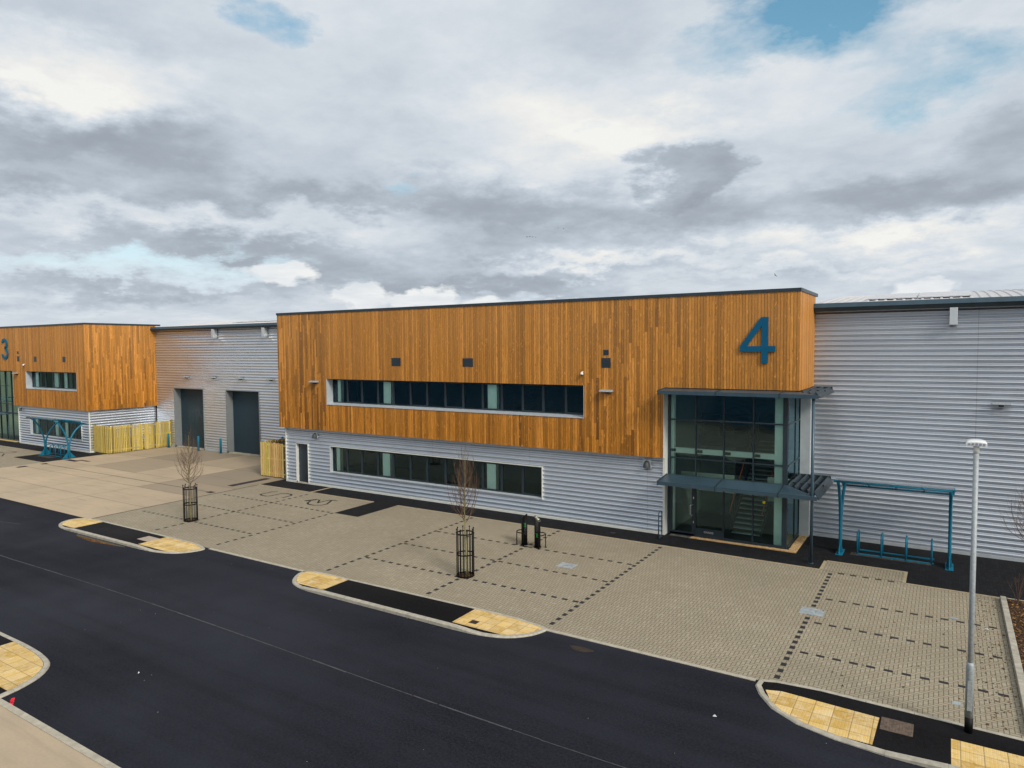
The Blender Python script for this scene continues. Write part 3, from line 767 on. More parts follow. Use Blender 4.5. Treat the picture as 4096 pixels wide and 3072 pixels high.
def corr_with_holes(mb, plane, c, a0, a1, z0, z1, holes):
    cuts = sorted({a0, a1, *[h[0] for h in holes], *[h[1] for h in holes]})
    for p, q in zip(cuts, cuts[1:]):
        hs = sorted([h for h in holes if h[0] <= p + 1e-6 and h[1] >= q - 1e-6], key=lambda h: h[2]); z = z0
        for h in hs:
            if h[2] > z: corr_panel(mb, plane, c, p, q, z, h[2])
            z = h[3]
        if z < z1: corr_panel(mb, plane, c, p, q, z, z1)
def boards(mb, plane, c, a0, a1, spans, staggered, w=.1225, th=.02):
    """vertical boards; spans(a)->list of (z0,z1); staggered(a)->bool"""
    n = round((a1 - a0) / w); w = (a1 - a0) / n
    for i in range(n):
        p = a0 + i * w; q = p + w - .013; mid_ = (p + q) / 2
        for z0, z1 in spans(mid_):
            cuts = [z0]
            if staggered(mid_):
                z = z0 + random.uniform(.3, 3)
                while z < z1 - .3: cuts.append(z); z += random.uniform(1.2, 3.6)
            cuts.append(z1)
            for s0, s1 in zip(cuts, cuts[1:]):
                mb.rnd()
                if staggered(mid_) and -33.4 < mid_ < -31.3 and random.random() < .42: mb.cur *= .07
                if not staggered(mid_): mb.cur = .12 + .82 * mb.cur if random.random() < .9 else mb.cur
                dd = random.uniform(0, .004); e = .003 if s0 > z0 else 0
                if plane == 'x': mb.box(p, q, c + dd, c + th + dd, s0 + e, s1)
                else: mb.box(c - th - dd, c - dd, p, q, s0 + e, s1)
def window(root, x0, x1, z0, z1, yo, yi, n, cols, zs_off=.07, sill_m='trim', roomz=None):
    """ribbon window in the wall x0..x1; yo outer plane, yi glass plane"""
    fr = MB(); fw_ = .055
    fr.box(x0, x1, yi - .03, yi + .04, z0 + zs_off, z0 + zs_off + fw_); fr.box(x0, x1, yi - .03, yi + .04, z1 - .07, z1 - .0)
    step = (x1 - x0) / n
    for i in range(n + 1):
        xx = x0 + i * step; a, b = max(x0, xx - .045), min(x1, xx + .045)
        fr.box(a, b, yi - .032, yi + .042, z0 + zs_off + fw_, z1 - .07)
    for i in range(0, n):
        if i % 2 == 1:   # opening light: extra inner sash frame
            a, b = x0 + i * step + .045, x0 + (i + 1) * step - .045
            for q in ((a, a + .04, z0 + zs_off + fw_, z1 - .07), (b - .04, b, z0 + zs_off + fw_, z1 - .07)): fr.box(q[0], q[1], yi - .04, yi + .02, q[2], q[3])
            fr.box(a + .04, b - .04, yi - .04, yi + .02, z0 + zs_off + fw_, z0 + zs_off + fw_ + .04); fr.box(a + .04, b - .04, yi - .04, yi + .02, z1 - .11, z1 - .07)
    wo = part(fr, 'window', 'anth', root)
    rv = MB()
    rv.box(x0 + .002, x0 + .016, yo - .012, yi + .05, z0 - .02, z1); rv.box(x1 - .016, x1 - .002, yo - .012, yi + .05, z0 - .02, z1)
    rv.sweep([(yo - .03, z0 - .03), (yo - .03, z0), (yi - .03, z0 + zs_off), (yi + .03, z0 + zs_off), (yi + .03, z0 - .03)], 'x', x0, x1)
    part(rv, 'sill', 'sill', wo)
    g = MB()
    for i in range(n):
        b = len(g.v); a, c2 = x0 + i * step + .02, x0 + (i + 1) * step - .02; t_ = random.uniform(-.004, .004)
        g.v += [(a, yi + t_, z0 + zs_off + .02), (c2, yi - t_, z0 + zs_off + .02), (c2, yi - t_ * .5, z1 - .03), (a, yi + t_ * .5, z1 - .03)]; g.face((b, b + 1, b + 2, b + 3))
    part(g, 'pane', 'glass', wo)
    if cols:
        fz, cz = roomz
        parts_each([(a, b, yi + .06, yi + .3, fz, cz) for a, b in cols], 'interior_column', 'int_wall', wo)
    return wo
def room(root, x0, x1, y0, y1, z0, z1, wall='int_mid', floor='int_dark'):
    mb = MB(); mb.box(x0, x1, y1, y1 + .1, z0, z1); mb.box(x0 - .1, x0, y0, y1, z0, z1); mb.box(x1, x1 + .1, y0, y1, z0, z1)
    part(mb, 'interior_wall', wall, root)
    mb = MB(); mb.box(x0, x1, y0, y1, z0 - .1, z0); mb.box(x0, x1, y0, y1, z1, z1 + .1); part(mb, 'interior_floor', floor, root)
def vent(root, x0, x1, z0, z1):
    mb = MB(); y = D - .015; mb.box(x0 + .03, x1 - .03, D - .006, D - .002, z0 + .03, z1 - .03)
    mb.box(x0, x1, y, D + .02, z1 - .03, z1); mb.box(x0, x1, y, D + .02, z0, z0 + .03); mb.box(x0, x0 + .03, y, D + .02, z0 + .03, z1 - .03); mb.box(x1 - .03, x1, y, D + .02, z0 + .03, z1 - .03)
    k = z0 + .05
    while k < z1 - .05:
        mb.sweep([(y - .01, k), (D - .007, k + .03), (D - .007, k + .036), (y - .01, k + .006)], 'x', x0 + .03, x1 - .03); k += .045
    part(mb, 'louvre_vent', 'anth', root)
def bulkhead(root, x, z, y=DL):
    mb = MB()
    mb.box(x - .19, x + .19, y - .02, y + .02, z - .17, z + .20)
    o = part(mb, 'bulkhead_light', 'trim', root, bevel=.01)
    mb = MB(); n, k = 12, 6; b = len(mb.v)
    for j in range(k + 1):
        ph = R(90 * j / k)
        for i in range(n + 1):
            th = R(180 * i / n); rx, ry, rz = .165, .22, .31
            mb.v.append((x + rx * math.cos(th) * math.cos(ph) , y - .022 - ry * math.sin(th) * math.cos(ph), z - .14 + rz * math.sin(ph)))
    for j in range(k):
        for i in range(n): a = b + j * (n + 1) + i; mb.face((a, a + n + 1, a + n + 2, a + 1), True)
    part(mb, 'lamp_hood', 'hood', o)
def wall_light(root, x, z, y):
    mb = MB()
    mb.sweep([(y - .02, z - .03), (y - .02, z + .06), (y - .1, z + .07), (y - .30, z + .02), (y - .32, z - .02), (y - .28, z - .03)], 'x', x - .30, x + .30)
    o = part(mb, 'wall_light', 'galv', root, bevel=.012)
    mb = MB(); mb.box(x - .08, x + .08, y - .16, y + .02, z - .11, z - .031); part(mb, 'bracket', 'anth', o)
def coping(mb, x0, x1, y0, y1, z0, z1, t=.14):
    mb.box(x0 - .03, x1 + .03, y0 - .035, y0 + .25, z0, z1); mb.box(x1 - .25, x1 + .035, y0 + .25, y1 + .5, z0, z1)
    mb.box(x0 - .035, x0 + .25, y0 + .25, y1 + .5, z0, z1)

ZT, ZB, ZC = 10.54, 3.446, 6.53
# ================= unit 4
XL, XR = -35.35, -4.86
YB4 = 32.29         # right hall wall
random.seed(21)
u4 = empty('office_block', ((XL + XR) / 2, D, 0), 'timber clad two storey office block carrying the large blue number 4', 'office block', 'timber clad office blocks')
mb = MB()
def spans4(x):
    if -31.09 < x < -14.19: return [(ZB, 5.03), (6.53, ZT - .13)]
    if x > -10.37: return [(ZC, ZT - .13)]
    return [(ZB, ZT - .13)]
boards(mb, 'x', D, XL, XR, spans4, lambda x: x < -31.09 or -14.4 < x < -9.5)
part(mb, 'timber_cladding', 'timber', u4)
random.seed(23)
mb = MB(); boards(mb, 'y', XR, D + .021, YB4 + .1, lambda y: [(ZC, ZT - .13)], lambda y: False)
part(mb, 'side_cladding', 'timber_side', u4, 'pale timber end wall')
mb = MB(); mb.rnd(); mb.box(XL + .0, XL + .02, D + .03, 34.7, ZB, ZT - .13); part(mb, 'side_cladding', 'timber_side', u4)
mb = MB()
# structural backing behind boards: dark membrane with the openings left free
for a in ((XL + .03, -31.09, ZB + .02, ZT - .15), (-31.09, -14.19, 6.54, ZT - .15), (-31.09, -14.19, ZB + .02, 5.0), (-14.19, -10.37, ZB + .02, ZT - .15), (-10.37, XR - .03, ZC + .02, ZT - .15)):
    mb.box(a[0], a[1], D + .03, D + .2, a[2], a[3])
mb.box(XL + .03, XR - .03, D + .2, D + .24, ZT - .3, ZT - .16)
mb.box(XR - .2, XR - .03, D + .2, YB4 + .1, ZC + .02, ZT - .15)
mb.box(XL + .04, -10.4, D + .03, 29.9, ZB + .0, ZB + .03)
mb.box(-10.4, XR - .05, D + .03, YB4, ZC + .0, ZC + .03)
mb.box(XL + .03, XR - .1, D + .3, 40, ZT - .5, ZT - .42)
part(mb, 'membrane', 'int_dark', u4)
mb = MB(); coping(mb, XL, XR, D, YB4, ZT - .13, ZT); part(mb, 'coping', 'anth', u4)
mb = MB(); xl = XL + .24
corr_with_holes(mb, 'x', DL, xl + .06, -10.47, .12, ZB, [(-34.14, -33.1, .12, 2.47), (-31.15, -16.59, .93, 2.47)])
corr_panel(mb, 'y', xl, DL, 34.6, .12, ZB)
part(mb, 'metal_cladding', 'corr', u4)
mb = MB()
mb.box(xl - .01, xl + .07, DL - .02, DL + .08, .0, ZB - .02); mb.box(xl + .07, -34.14, DL - .025, DL + .08, .0, .12); mb.box(-33.1, -10.47, DL - .025, DL + .08, .0, .12)
mb.box(-10.47, -10.37, DL - .02, DL + .5, 0, ZB - .02); mb.box(-10.372, -10.362, D + .0, 29.45, ZB - .02, ZC)
mb.box(xl, -10.4, DL - .03, DL + .06, ZB - .05, ZB - .004)
mb.box(-34.17, -34.14, DL - .02, DL + .32, .0, 2.5); mb.box(-33.1, -33.07, DL - .02, DL + .32, 0, 2.5); mb.box(-34.14, -33.1, DL - .02, DL + .32, 2.47, 2.5)
for a in ((-31.19, -31.15, .9, 2.51), (-16.59, -16.55, .9, 2.51)): mb.box(a[0], a[1], DL - .02, DL + .1, a[2], a[3])
mb.box(-31.15, -16.59, DL - .02, DL + .1, 2.47, 2.51)
part(mb, 'metal_trim', 'reveal', u4)
mb = MB(); mb.box(-34.14, -33.1, DL + .19, DL + .24, .05, 2.47); do = part(mb, 'door', 'anth', u4, 'plain dark service door')
parts_each([(-34.13, -34.10, DL + .172, DL + .19, z, z + .12) for z in (.35, 1.1, 2.0)], 'hinge', 'steel', do)
mb = MB(); mb.box(-34.14, -33.1, DL - .05, DL + .19, -.01, .05); part(mb, 'door_step', 'kerb', u4)
window(u4, -31.09, -14.19, 5.03, 6.53, D, 29.33, 14, [(-30.75, -30.5), (-27.1, -26.55), (-19.95, -19.4)], .07, roomz=(4.1, 6.9))
window(u4, -31.15, -16.59, .93, 2.47, DL, 29.27, 12, [(-30.9, -30.62), (-27.2, -26.65), (-20.0, -19.45)], .03, roomz=(.1, 3.2))
room(u4, -35.2, -10.6, 29.4, 36, 4.1, 6.9); room(u4, -35.0, -10.6, 29.4, 36, .06, 3.3)
for a in ((-25.94, -25.29, 7.34, 7.78), (-21.09, -20.45, 7.34, 7.77), (-13.29, -12.85, 7.36, 7.80), (-13.20, -12.95, 7.93, 8.17)): vent(u4, *a)
wall_light(u4, -32.0, 6.34, D); wall_light(u4, -13.0, 6.30, D)
bulkhead(u4, -32.4, 3.05); bulkhead(u4, -11.2, 3.08)
def cctv(root, x, z):
    mb = MB(); mb.tube([(x, D - .001, z + .05), (x, D - .12, z + .05)], .03, 8); mb.lathe([(.01, .04), (.055, .03), (.07, -.03), (.07, -.07)], 14, (x, D - .13, z)); o = part(mb, 'cctv_camera', 'white', root)
    mb = MB(); mb.lathe([(.06, -.07), (.055, -.11), (.03, -.14), (.005, -.15)], 14, (x, D - .13, z)); part(mb, 'camera_dome', 'anth', o)
cctv(u4, -14.23, 7.1)
def text_mesh(txt, size, ext, font_scale=(1, 1)):
    cu = bpy.data.curves.new('t', 'FONT'); cu.body = txt; cu.size = size; cu.extrude = ext; cu.align_x = 'CENTER'
    ob = bpy.data.objects.new('t', cu); COL.objects.link(ob)
    dg = bpy.context.evaluated_depsgraph_get(); me = bpy.data.meshes.new_from_object(ob.evaluated_get(dg))
    bpy.data.objects.remove(ob); return me
# number 4 as an outline with a triangular counter
mb = MB(); y0, y1 = D - .09, D - .03
P4 = {'A': (-7.13, 8.06), 'B': (-6.29, 8.06), 'C': (-6.29, 7.60), 'Dd': (-6.04, 7.60), 'E': (-6.04, 8.06), 'F': (-5.76, 8.06), 'G': (-5.76, 8.29), 'H': (-6.04, 8.29), 'I': (-6.04, 9.44), 'J': (-6.32, 9.44), 'K': (-7.13, 8.30)}
quads = [[(-7.13, 8.06), (-5.76, 8.06), (-5.76, 8.29), (-7.13, 8.29)], [(-6.29, 7.60), (-6.04, 7.60), (-6.04, 8.06), (-6.29, 8.06)], [(-6.29, 8.29), (-6.04, 8.29), (-6.04, 9.44), (-6.29, 9.44)],
         [(-7.13, 8.29), (-6.86, 8.29), (-6.29, 9.09), (-6.29, 9.44), (-6.32, 9.44)]]
for q in quads: mb.sweep(q[::-1], 'y', y0, y1)
for q in ((-6.9, 8.17), (-6.16, 7.75), (-6.16, 9.2)): mb.tube([(q[0], D - .03, q[1]), (q[0], D + .005, q[1])], .02, 6)
part(mb, 'number_sign', 'sign_blue', u4, 'big blue number 4')

# ---- glazed lobby of unit 4
YG = 29.43
def lobby(root, xs_, xe, side, door_i, mir=False):
    """curtain wall; xs_ list of mullion x, side glass back to YB"""
    fr = MB()
    x0, x1 = xs_[0], xs_[-1]
    for i, x in enumerate(xs_):
        w = .05 if 0 < i < len(xs_) - 1 else .09
        fr.box(x - w / 2 if i else x - .05, x + w / 2 if i < len(xs_) - 1 else x + .14, YG - .06, YG + .06, .03, ZC)
    for z, h in ((.03, .10), (2.55, .12), (3.40, .05), (5.08, .05), (6.42, .11)):
        for a, b in zip(xs_, xs_[1:]): fr.box(a + .03, b - .03, YG - .05, YG + .05, z, z + h)
    cw = part(fr, 'curtain_wall', 'anth', root)
    g = MB()
    zsg = [(.13, 2.55), (2.67, 3.40), (3.45, 5.08), (5.13, 6.42)]
    for i, (a, b) in enumerate(zip(xs_, xs_[1:])):
        for z0, z1 in zsg:
            if i == door_i and z0 < 1: continue
            t_ = random.uniform(-.006, .006); k = len(g.v)
            g.v += [(a, YG + t_, z0), (b, YG - t_, z0), (b, YG - t_, z1), (a, YG + t_, z1)]; g.face((k, k + 1, k + 2, k + 3))
    part(g, 'glass', 'glass_side', cw)
    return cw
xs4 = [-10.31, -9.12, -7.92, -6.71, -5.51]
random.seed(31)
cw = lobby(u4, xs4, None, None, 0)
# side glazing
fr = MB(); SX = -5.36
for y, w in ((29.49, .0), (30.95, .05), (32.05, .08)):
    if w: fr.box(SX - .05, SX + .03, y - w / 2, y + w / 2, .03, ZC)
for z, h in ((.03, .10), (2.55, .12), (3.40, .05), (5.08, .05), (6.42, .11)): fr.box(SX - .045, SX + .025, 29.49, 32.05, z, z + h)
fr.box(SX - .05, SX + .22, 32.09, 32.25, .0, ZC)
sg = part(fr, 'side_glazing', 'anth', u4)
g = MB()
for y0, y1 in ((29.49, 30.95), (30.95, 32.05)):
    for z0, z1 in ((.13, 2.55), (2.67, 3.40), (3.45, 5.08), (5.13, 6.42)):
        k = len(g.v); g.v += [(SX, y0, z0), (SX, y1, z0), (SX, y1, z1), (SX, y0, z1)]; g.face((k, k + 1, k + 2, k + 3))
part(g, 'glass', 'glass_side', sg)
mb = MB(); mb.box(-5.33, -4.93, 31.95, 32.28, 0, ZC); part(mb, 'corner_pier', 'trim', u4)
# door
fr = MB(); a, b = xs4[0] + .04, xs4[1] - .025; yd = YG - .02
fr.box(a, a + .11, yd - .03, yd + .04, .05, 2.5); fr.box(b - .13, b, yd - .03, yd + .04, .05, 2.5); fr.box(a + .11, b - .13, yd - .03, yd + .04, .05, .20); fr.box(a + .11, b - .13, yd - .03, yd + .04, 2.36, 2.5)
fr.box(a - .04, a, yd - .05, yd + .06, .03, 2.55)
dr = part(fr, 'entrance_door', 'anth', u4)
g = MB(); k = 0; g.v += [(a + .11, yd, .2), (b - .13, yd, .2), (b - .13, yd, 2.36), (a + .11, yd, 2.36)]; g.face((0, 1, 2, 3)); part(g, 'glass', 'glass', dr)
mb = MB(); hx = b - .16
mb.tube([(hx + .09, yd - .03, 1.42), (hx + .02, yd - .12, 1.42), (hx, yd - .13, 1.37), (hx, yd - .13, 1.02), (hx + .02, yd - .12, .97), (hx + .09, yd - .03, .97)], .017, 8)
part(mb, 'handle', 'steel', dr)
parts_each([(b - .07, b - .03, yd - .04, yd - .03, z, z + .09) for z in (1.68, .62)], 'lock', 'steel', dr)
mb = MB(); mb.box(xs4[1] + .03, xs4[2] - .03, YG - .045, YG - .0, .13, .42); lp = part(mb, 'lower_panel', 'anth', u4)
mb = MB(); mb.box(-8.74, -8.33, YG - .06, YG - .045, .24, .32); part(mb, 'letterbox', 'steel', lp)
# lobby interior
mb = MB(); mb.box(-10.4, -5.44, YG + .1, 37.5, -.0, .05); part(mb, 'lobby_floor', mat_plain('dark_tile', (.035, .04, .042), .35, 0, .2), u4)
mb = MB()
mb.box(-10.45, -10.3, YG + .05, 37.5, .05, ZC); mb.box(-10.4, -5.4, 37.5, 37.6, .05, ZC); mb.box(-5.45, -5.3, 32.3, 37.5, .05, ZC)
mb.box(-10.3, -8.6, 34.0, 34.12, .05, 3.4)
part(mb, 'lobby_wall', mat_plain('lobby_plaster', (.13, .15, .145), .8, 0, .06), u4)
mb = MB()
mb.box(-10.25, -5.52, YG + .16, YG + .34, 3.62, 3.84)
part(mb, 'spandrel_beam', 'int_wall', u4)
parts_each([(-5.90, -5.50, YG + .12, YG + .15, .1, 6.4), (-10.27, -10.13, YG + .1, YG + .3, .1, 6.4)], 'white_column', 'int_wall', u4)
parts_each([(-10.3, -7.9, YG + 1.6, YG + 1.68, 1.75, 2.55), (-6.6, -5.5, YG + 2.2, YG + 2.3, 1.45, 2.5)], 'lobby_partition', mat_plain('partition', (.40, .44, .41), .8, 0, .05), u4)
parts_each([(x + .02, x + .24, YG + .10, YG + .155, 3.68, 3.80) for x in xs4[:-1]], 'fixing_bracket', 'int_dark', u4)
mb = MB()
mb.box(-10.3, -7.95, 33.6, 37.5, 3.5, 3.95); mb.box(-6.5, -5.45, 33.6, 37.5, 3.5, 3.95); mb.box(-8.0, -6.5, 35.6, 37.5, 3.5, 3.95)
part(mb, 'upper_floor', 'int_dark', u4)
mb = MB()
n = 11
for i in range(n): mb.box(-7.85, -6.65, 30.5 + i * .25, 30.5 + i * .25 + .27, .12 + i * .165, .16 + i * .165)
mb.box(-9.0, -6.3, 33.25, 34.3, 1.93, 2.0)
for i in range(n): mb.box(-7.85, -6.65, 33.3 + i * .25, 33.3 + i * .25 + .27, 2.05 + i * .165, 2.09 + i * .165)
st = part(mb, 'staircase', mat_plain('stair_tread', (.28, .31, .30), .7, 0, .05), u4)
mb = MB()
for x in (-7.9, -6.6):
    mb.sweep([(30.4, .05), (33.2, 1.85), (33.2, 2.05), (30.4, .28)] if True else [], 'x', x - .02, x + .02); mb.sweep([(33.2, 1.98), (36.0, 3.78), (36.0, 4.0), (33.2, 2.2)], 'x', x - .02, x + .02)
    for i in range(6):
        y = 33.4 + i * .5; z = 2.1 + i * .33; mb.tube([(x, y, z), (x, y, z + 1.0)], .015, 6)
        y = 30.6 + i * .5; z = .2 + i * .33; mb.tube([(x, y, z), (x, y, z + 1.0)], .015, 6)
for x in (-10.1, -9.3, -8.6, -7.9, -6.4, -5.9): mb.tube([(x, 33.65, 3.95), (x, 33.65, 5.0)], .022, 6)
for z in (4.2, 4.45, 4.7, 5.0): mb.tube([(-10.25, 33.65, z), (-7.9, 33.65, z)], .012, 6); mb.tube([(-6.5, 33.65, z), (-5.5, 33.65, z)], .012, 6)
for z in (2.2, 2.45, 2.7, 3.0): mb.tube([(-9.0, 33.3, z), (-7.9, 33.3, z)], .012, 6); mb.tube([(-9.0, 33.3, z), (-9.0, 34.3, z)], .012, 6)
part(mb, 'balustrade', 'int_dark', st)
mb = MB()
for x in (-7.93, -6.57): mb.tube([(x, 33.2, 3.05), (x, 33.4, 3.1), (x, 36.1, 4.98)], .026, 8); mb.tube([(x, 30.4, 1.05), (x, 33.1, 3.0)], .026, 8)
part(mb, 'handrail', 'orange', st)
mb = MB(); mb.box(-6.32, -6.22, YG - .008, YG - .004, 1.80, 1.90); part(mb, 'window_sticker', mat_plain('yellow_label', (.85, .72, .0), .6), u4)
# ---- canopies: one broad front blade in three lengths, open blades down the side
def canopy(root, zf, zb):
    mb = MB(); yf = 27.93; xa = -10.30; xb = -4.05
    cuts = [xa, -7.87, -5.43]
    segs = [(xa, -7.89), (-7.85, -5.45), (-5.41, xb)]
    for a, b in segs:
        # sloping blade with a down-turned nose
        e = b
        bb = len(mb.v)
        mit = (b == xb)
        xback = b if not mit else -5.30
        top = [(a, yf, zf - .02), (b, yf, zf - .02), (xback, 29.1, zb), (a, 29.1, zb)]
        mb.v += top + [(x, y, z - .03) for x, y, z in top]
        for f in ((0, 1, 2, 3), (7, 6, 5, 4), (0, 4, 5, 1), (1, 5, 6, 2), (2, 6, 7, 3), (3, 7, 4, 0)): mb.face(tuple(bb + i for i in f))
        mb.box(a, b, yf - .02, yf, zf - .16, zf - .01)
    co = part(mb, 'canopy', 'anth_light', root)
    mb = MB()
    for i, x in enumerate((-5.30, -5.02, -4.74, -4.46, -4.18)):
        ys = yf + .02 + (xb - x) * .94
        mb.sweep([(x - .0, zb + .03), (x + .025, zb + .03), (x + .20, zf - .14), (x + .175, zf - .14)], 'y', max(ys, yf + .04), 31.9)
    mb.box(xb - .02, xb, yf, 31.9, zf - .16, zf + .0)
    mb.box(-5.3, xb - .02, 31.86, 31.9, zf - .12, zb + .03)
    mb.box(-5.3, xb - .02, 29.9, 29.94, zf - .12, zb + .0)
    part(mb, 'louvre_blade', 'anth', co)
    for x in (xa, -7.87, -5.43):
        mb = MB(); mb.box(x - .018, x + .018, yf - .04, 29.38, zf - .18, zf - .13); mb.sweep([(yf - .03, zf - .17), (yf - .03, zf + .01), (29.1, zb + .03), (29.1, zb - .1)], 'x', x - .016, x + .016); part(mb, 'support_arm', 'anth', co)
canopy(u4, 6.46, 6.52); canopy(u4, 2.60, 2.72)
mb = MB(); mb.tube([(-4.23, 28.06, 0), (-4.23, 28.06, 6.4)], .057, 16); mb.tube([(-4.23, 28.06, 0), (-4.23, 28.06, .02)], .1, 16); part(mb, 'canopy_post', 'anth_light', u4)

FAR = .45     # the sheets of the far units carry a shallower profile
# ================= unit 3 (mirror image, further left)
X3 = -58.53; X3L = -76.8; Y3 = 34.67
u3 = empty('office_block', ((X3 + X3L) / 2, D, 0), 'timber clad office block at far left carrying the blue number 3', 'office block', 'timber clad office blocks')
random.seed(41)
mb = MB()
def spans3(x):
    if -68.70 < x < -59.98: return [(ZB, 5.03), (6.53, ZT - .13)]
    if x < -71.15: return [(ZC, ZT - .13)]
    return [(ZB, ZT - .13)]
boards(mb, 'x', D, X3L, X3, spans3, lambda x: False)
part(mb, 'timber_cladding', 'timber', u3)
random.seed(43)
mb = MB(); boards(mb, 'y', X3, D + .021, Y3 + .1, lambda y: [(ZB, ZT - .13)], lambda y: True)
part(mb, 'side_cladding', 'timber_side', u3, 'bright golden timber side wall')
mb = MB()
for a in ((X3L, -71.15, ZC + .02, ZT - .15), (-71.15, -68.7, ZB + .02, ZT - .15), (-68.7, -59.98, 6.54, ZT - .15), (-68.7, -59.98, ZB + .02, 5.0), (-59.98, X3 - .03, ZB + .02, ZT - .15)):
    mb.box(a[0], a[1], D + .03, D + .2, a[2], a[3])
mb.box(X3 - .2, X3 - .03, D + .2, Y3 + .1, ZB + .02, ZT - .15); mb.box(-71.1, X3 - .03, D + .03, Y3, ZB, ZB + .03); mb.box(X3L, -71.1, D + .03, 30, ZC, ZC + .03)
mb.box(X3L, X3 - .3, D + .3, 45, ZT - .5, ZT - .42)
part(mb, 'membrane', 'int_dark', u3)
mb = MB(); coping(mb, X3L, X3, D, Y3, ZT - .13, ZT); part(mb, 'coping', 'anth', u3)
mb = MB(); x3i = X3 - .24
corr_with_holes(mb, 'x', DL, -70.9, x3i - .06, .12, ZB, [(-68.77, -60.03, .93, 2.47)])
corr_panel(mb, 'y', x3i, DL + .06, 34.7, .12, ZB)
part(mb, 'metal_cladding', 'corr', u3)
mb = MB(); mb.box(x3i - .08, x3i + .02, DL - .02, DL + .07, 0, ZB - .02); mb.box(-70.9, x3i - .08, DL - .025, DL + .08, 0, .12); mb.box(x3i - .08, x3i + .025, DL + .07, 34.6, 0, .12)
mb.box(-71.0, -70.9, DL - .02, DL + .4, 0, ZB - .02); mb.box(-71.15, -71.14, D, 29.45, ZB - .02, ZC)
for a in ((-68.81, -68.77, .9, 2.51), (-60.03, -59.99, .9, 2.51)): mb.box(a[0], a[1], DL - .02, DL + .1, a[2], a[3])
part(mb, 'metal_trim', 'reveal', u3)
window(u3, -68.70, -59.98, 5.03, 6.53, D, 29.33, 7, [(-68.2, -67.7), (-65.0, -64.2), (-63.2, -62.4)], .07, roomz=(4.1, 6.9))
window(u3, -68.77, -60.03, .93, 2.47, DL, 29.27, 7, [(-68.4, -68.0), (-64.9, -64.4), (-63.2, -62.6)], .03, roomz=(.1, 3.2))
room(u3, -71.0, X3 - .3, 29.4, 36, 4.1, 6.9); room(u3, -70.9, X3 - .5, 29.4, 36, .06, 3.3)
for a in ((-70.17, -69.76, 7.40, 7.86), (-70.12, -69.86, 8.06, 8.29), (-67.03, -66.62, 7.38, 7.82), (-62.10, -61.64, 7.38, 7.82)): vent(u3, *a)
wall_light(u3, -70.3, 6.33, D); bulkhead(u3, -70.3, 3.06); cctv(u3, -68.77, 7.1)
xs3 = [-76.6, -75.4, -74.2, -73.0, -71.2]
lobby(u3, xs3, None, None, 9)
mb = MB(); mb.box(-76.8, -71, 33, 33.1, 0, ZC); mb.box(-76.8, -70.95, YG + .1, 33, 0, .05); mb.box(-76.8, -71, YG + .8, 33, 3.5, 3.9); part(mb, 'lobby_wall', 'int_dark', u3)
parts_each([(-74.7, -74.2, YG + .12, YG + .15, .1, 6.4)], 'white_column', 'int_wall', u3); parts_each([(-76.5, -71.3, YG + .16, YG + .34, 3.66, 3.92)], 'spandrel_beam', 'int_wall', u3)
mb = MB(); mb.box(-76.6, -73.2, 27.95, 29.3, 2.50, 2.58); mb.box(-76.6, -73.2, 27.93, 27.95, 2.45, 2.62); part(mb, 'canopy', 'anth_light', u3)
mb = MB(); mb.box(-76.6, -71.8, 29.05, 29.38, 0, .05); part(mb, 'gravel_margin', mat_plain('yellow_gravel', (.50, .35, .12), .9, 0, .3, 40), u3)
# numeral 3 from two stacked arcs
mb = MB()
def arc_stroke(cx, cz, rx, rz, a0, a1, w, n=18):
    b = len(mb.v)
    for i in range(n + 1):
        a = R(a0 + (a1 - a0) * i / n); c, s = math.cos(a), math.sin(a)
        for y in (D - .09, D - .03):
            mb.v.append((cx + (rx + w / 2) * c, y, cz + (rz + w / 2) * s)); mb.v.append((cx + (rx - w / 2) * c, y, cz + (rz - w / 2) * s))
    for i in range(n):
        k = b + 4 * i
        mb.face((k, k + 4, k + 5, k + 1)); mb.face((k + 2, k + 3, k + 7, k + 6)); mb.face((k, k + 2, k + 6, k + 4)); mb.face((k + 1, k + 5, k + 7, k + 3))
    mb.face((b, b + 1, b + 3, b + 2)); k = b + 4 * n; mb.face((k, k + 2, k + 3, k + 1))
arc_stroke(-72.38, 8.98, .44, .36, 168, -82, .25); arc_stroke(-72.38, 8.14, .53, .44, 84, -165, .25)
part(mb, 'number_sign', mat_plain('sign_teal', (.004, .11, .19), .55, 0, .08, 2, .1), u3, 'big blue number 3')

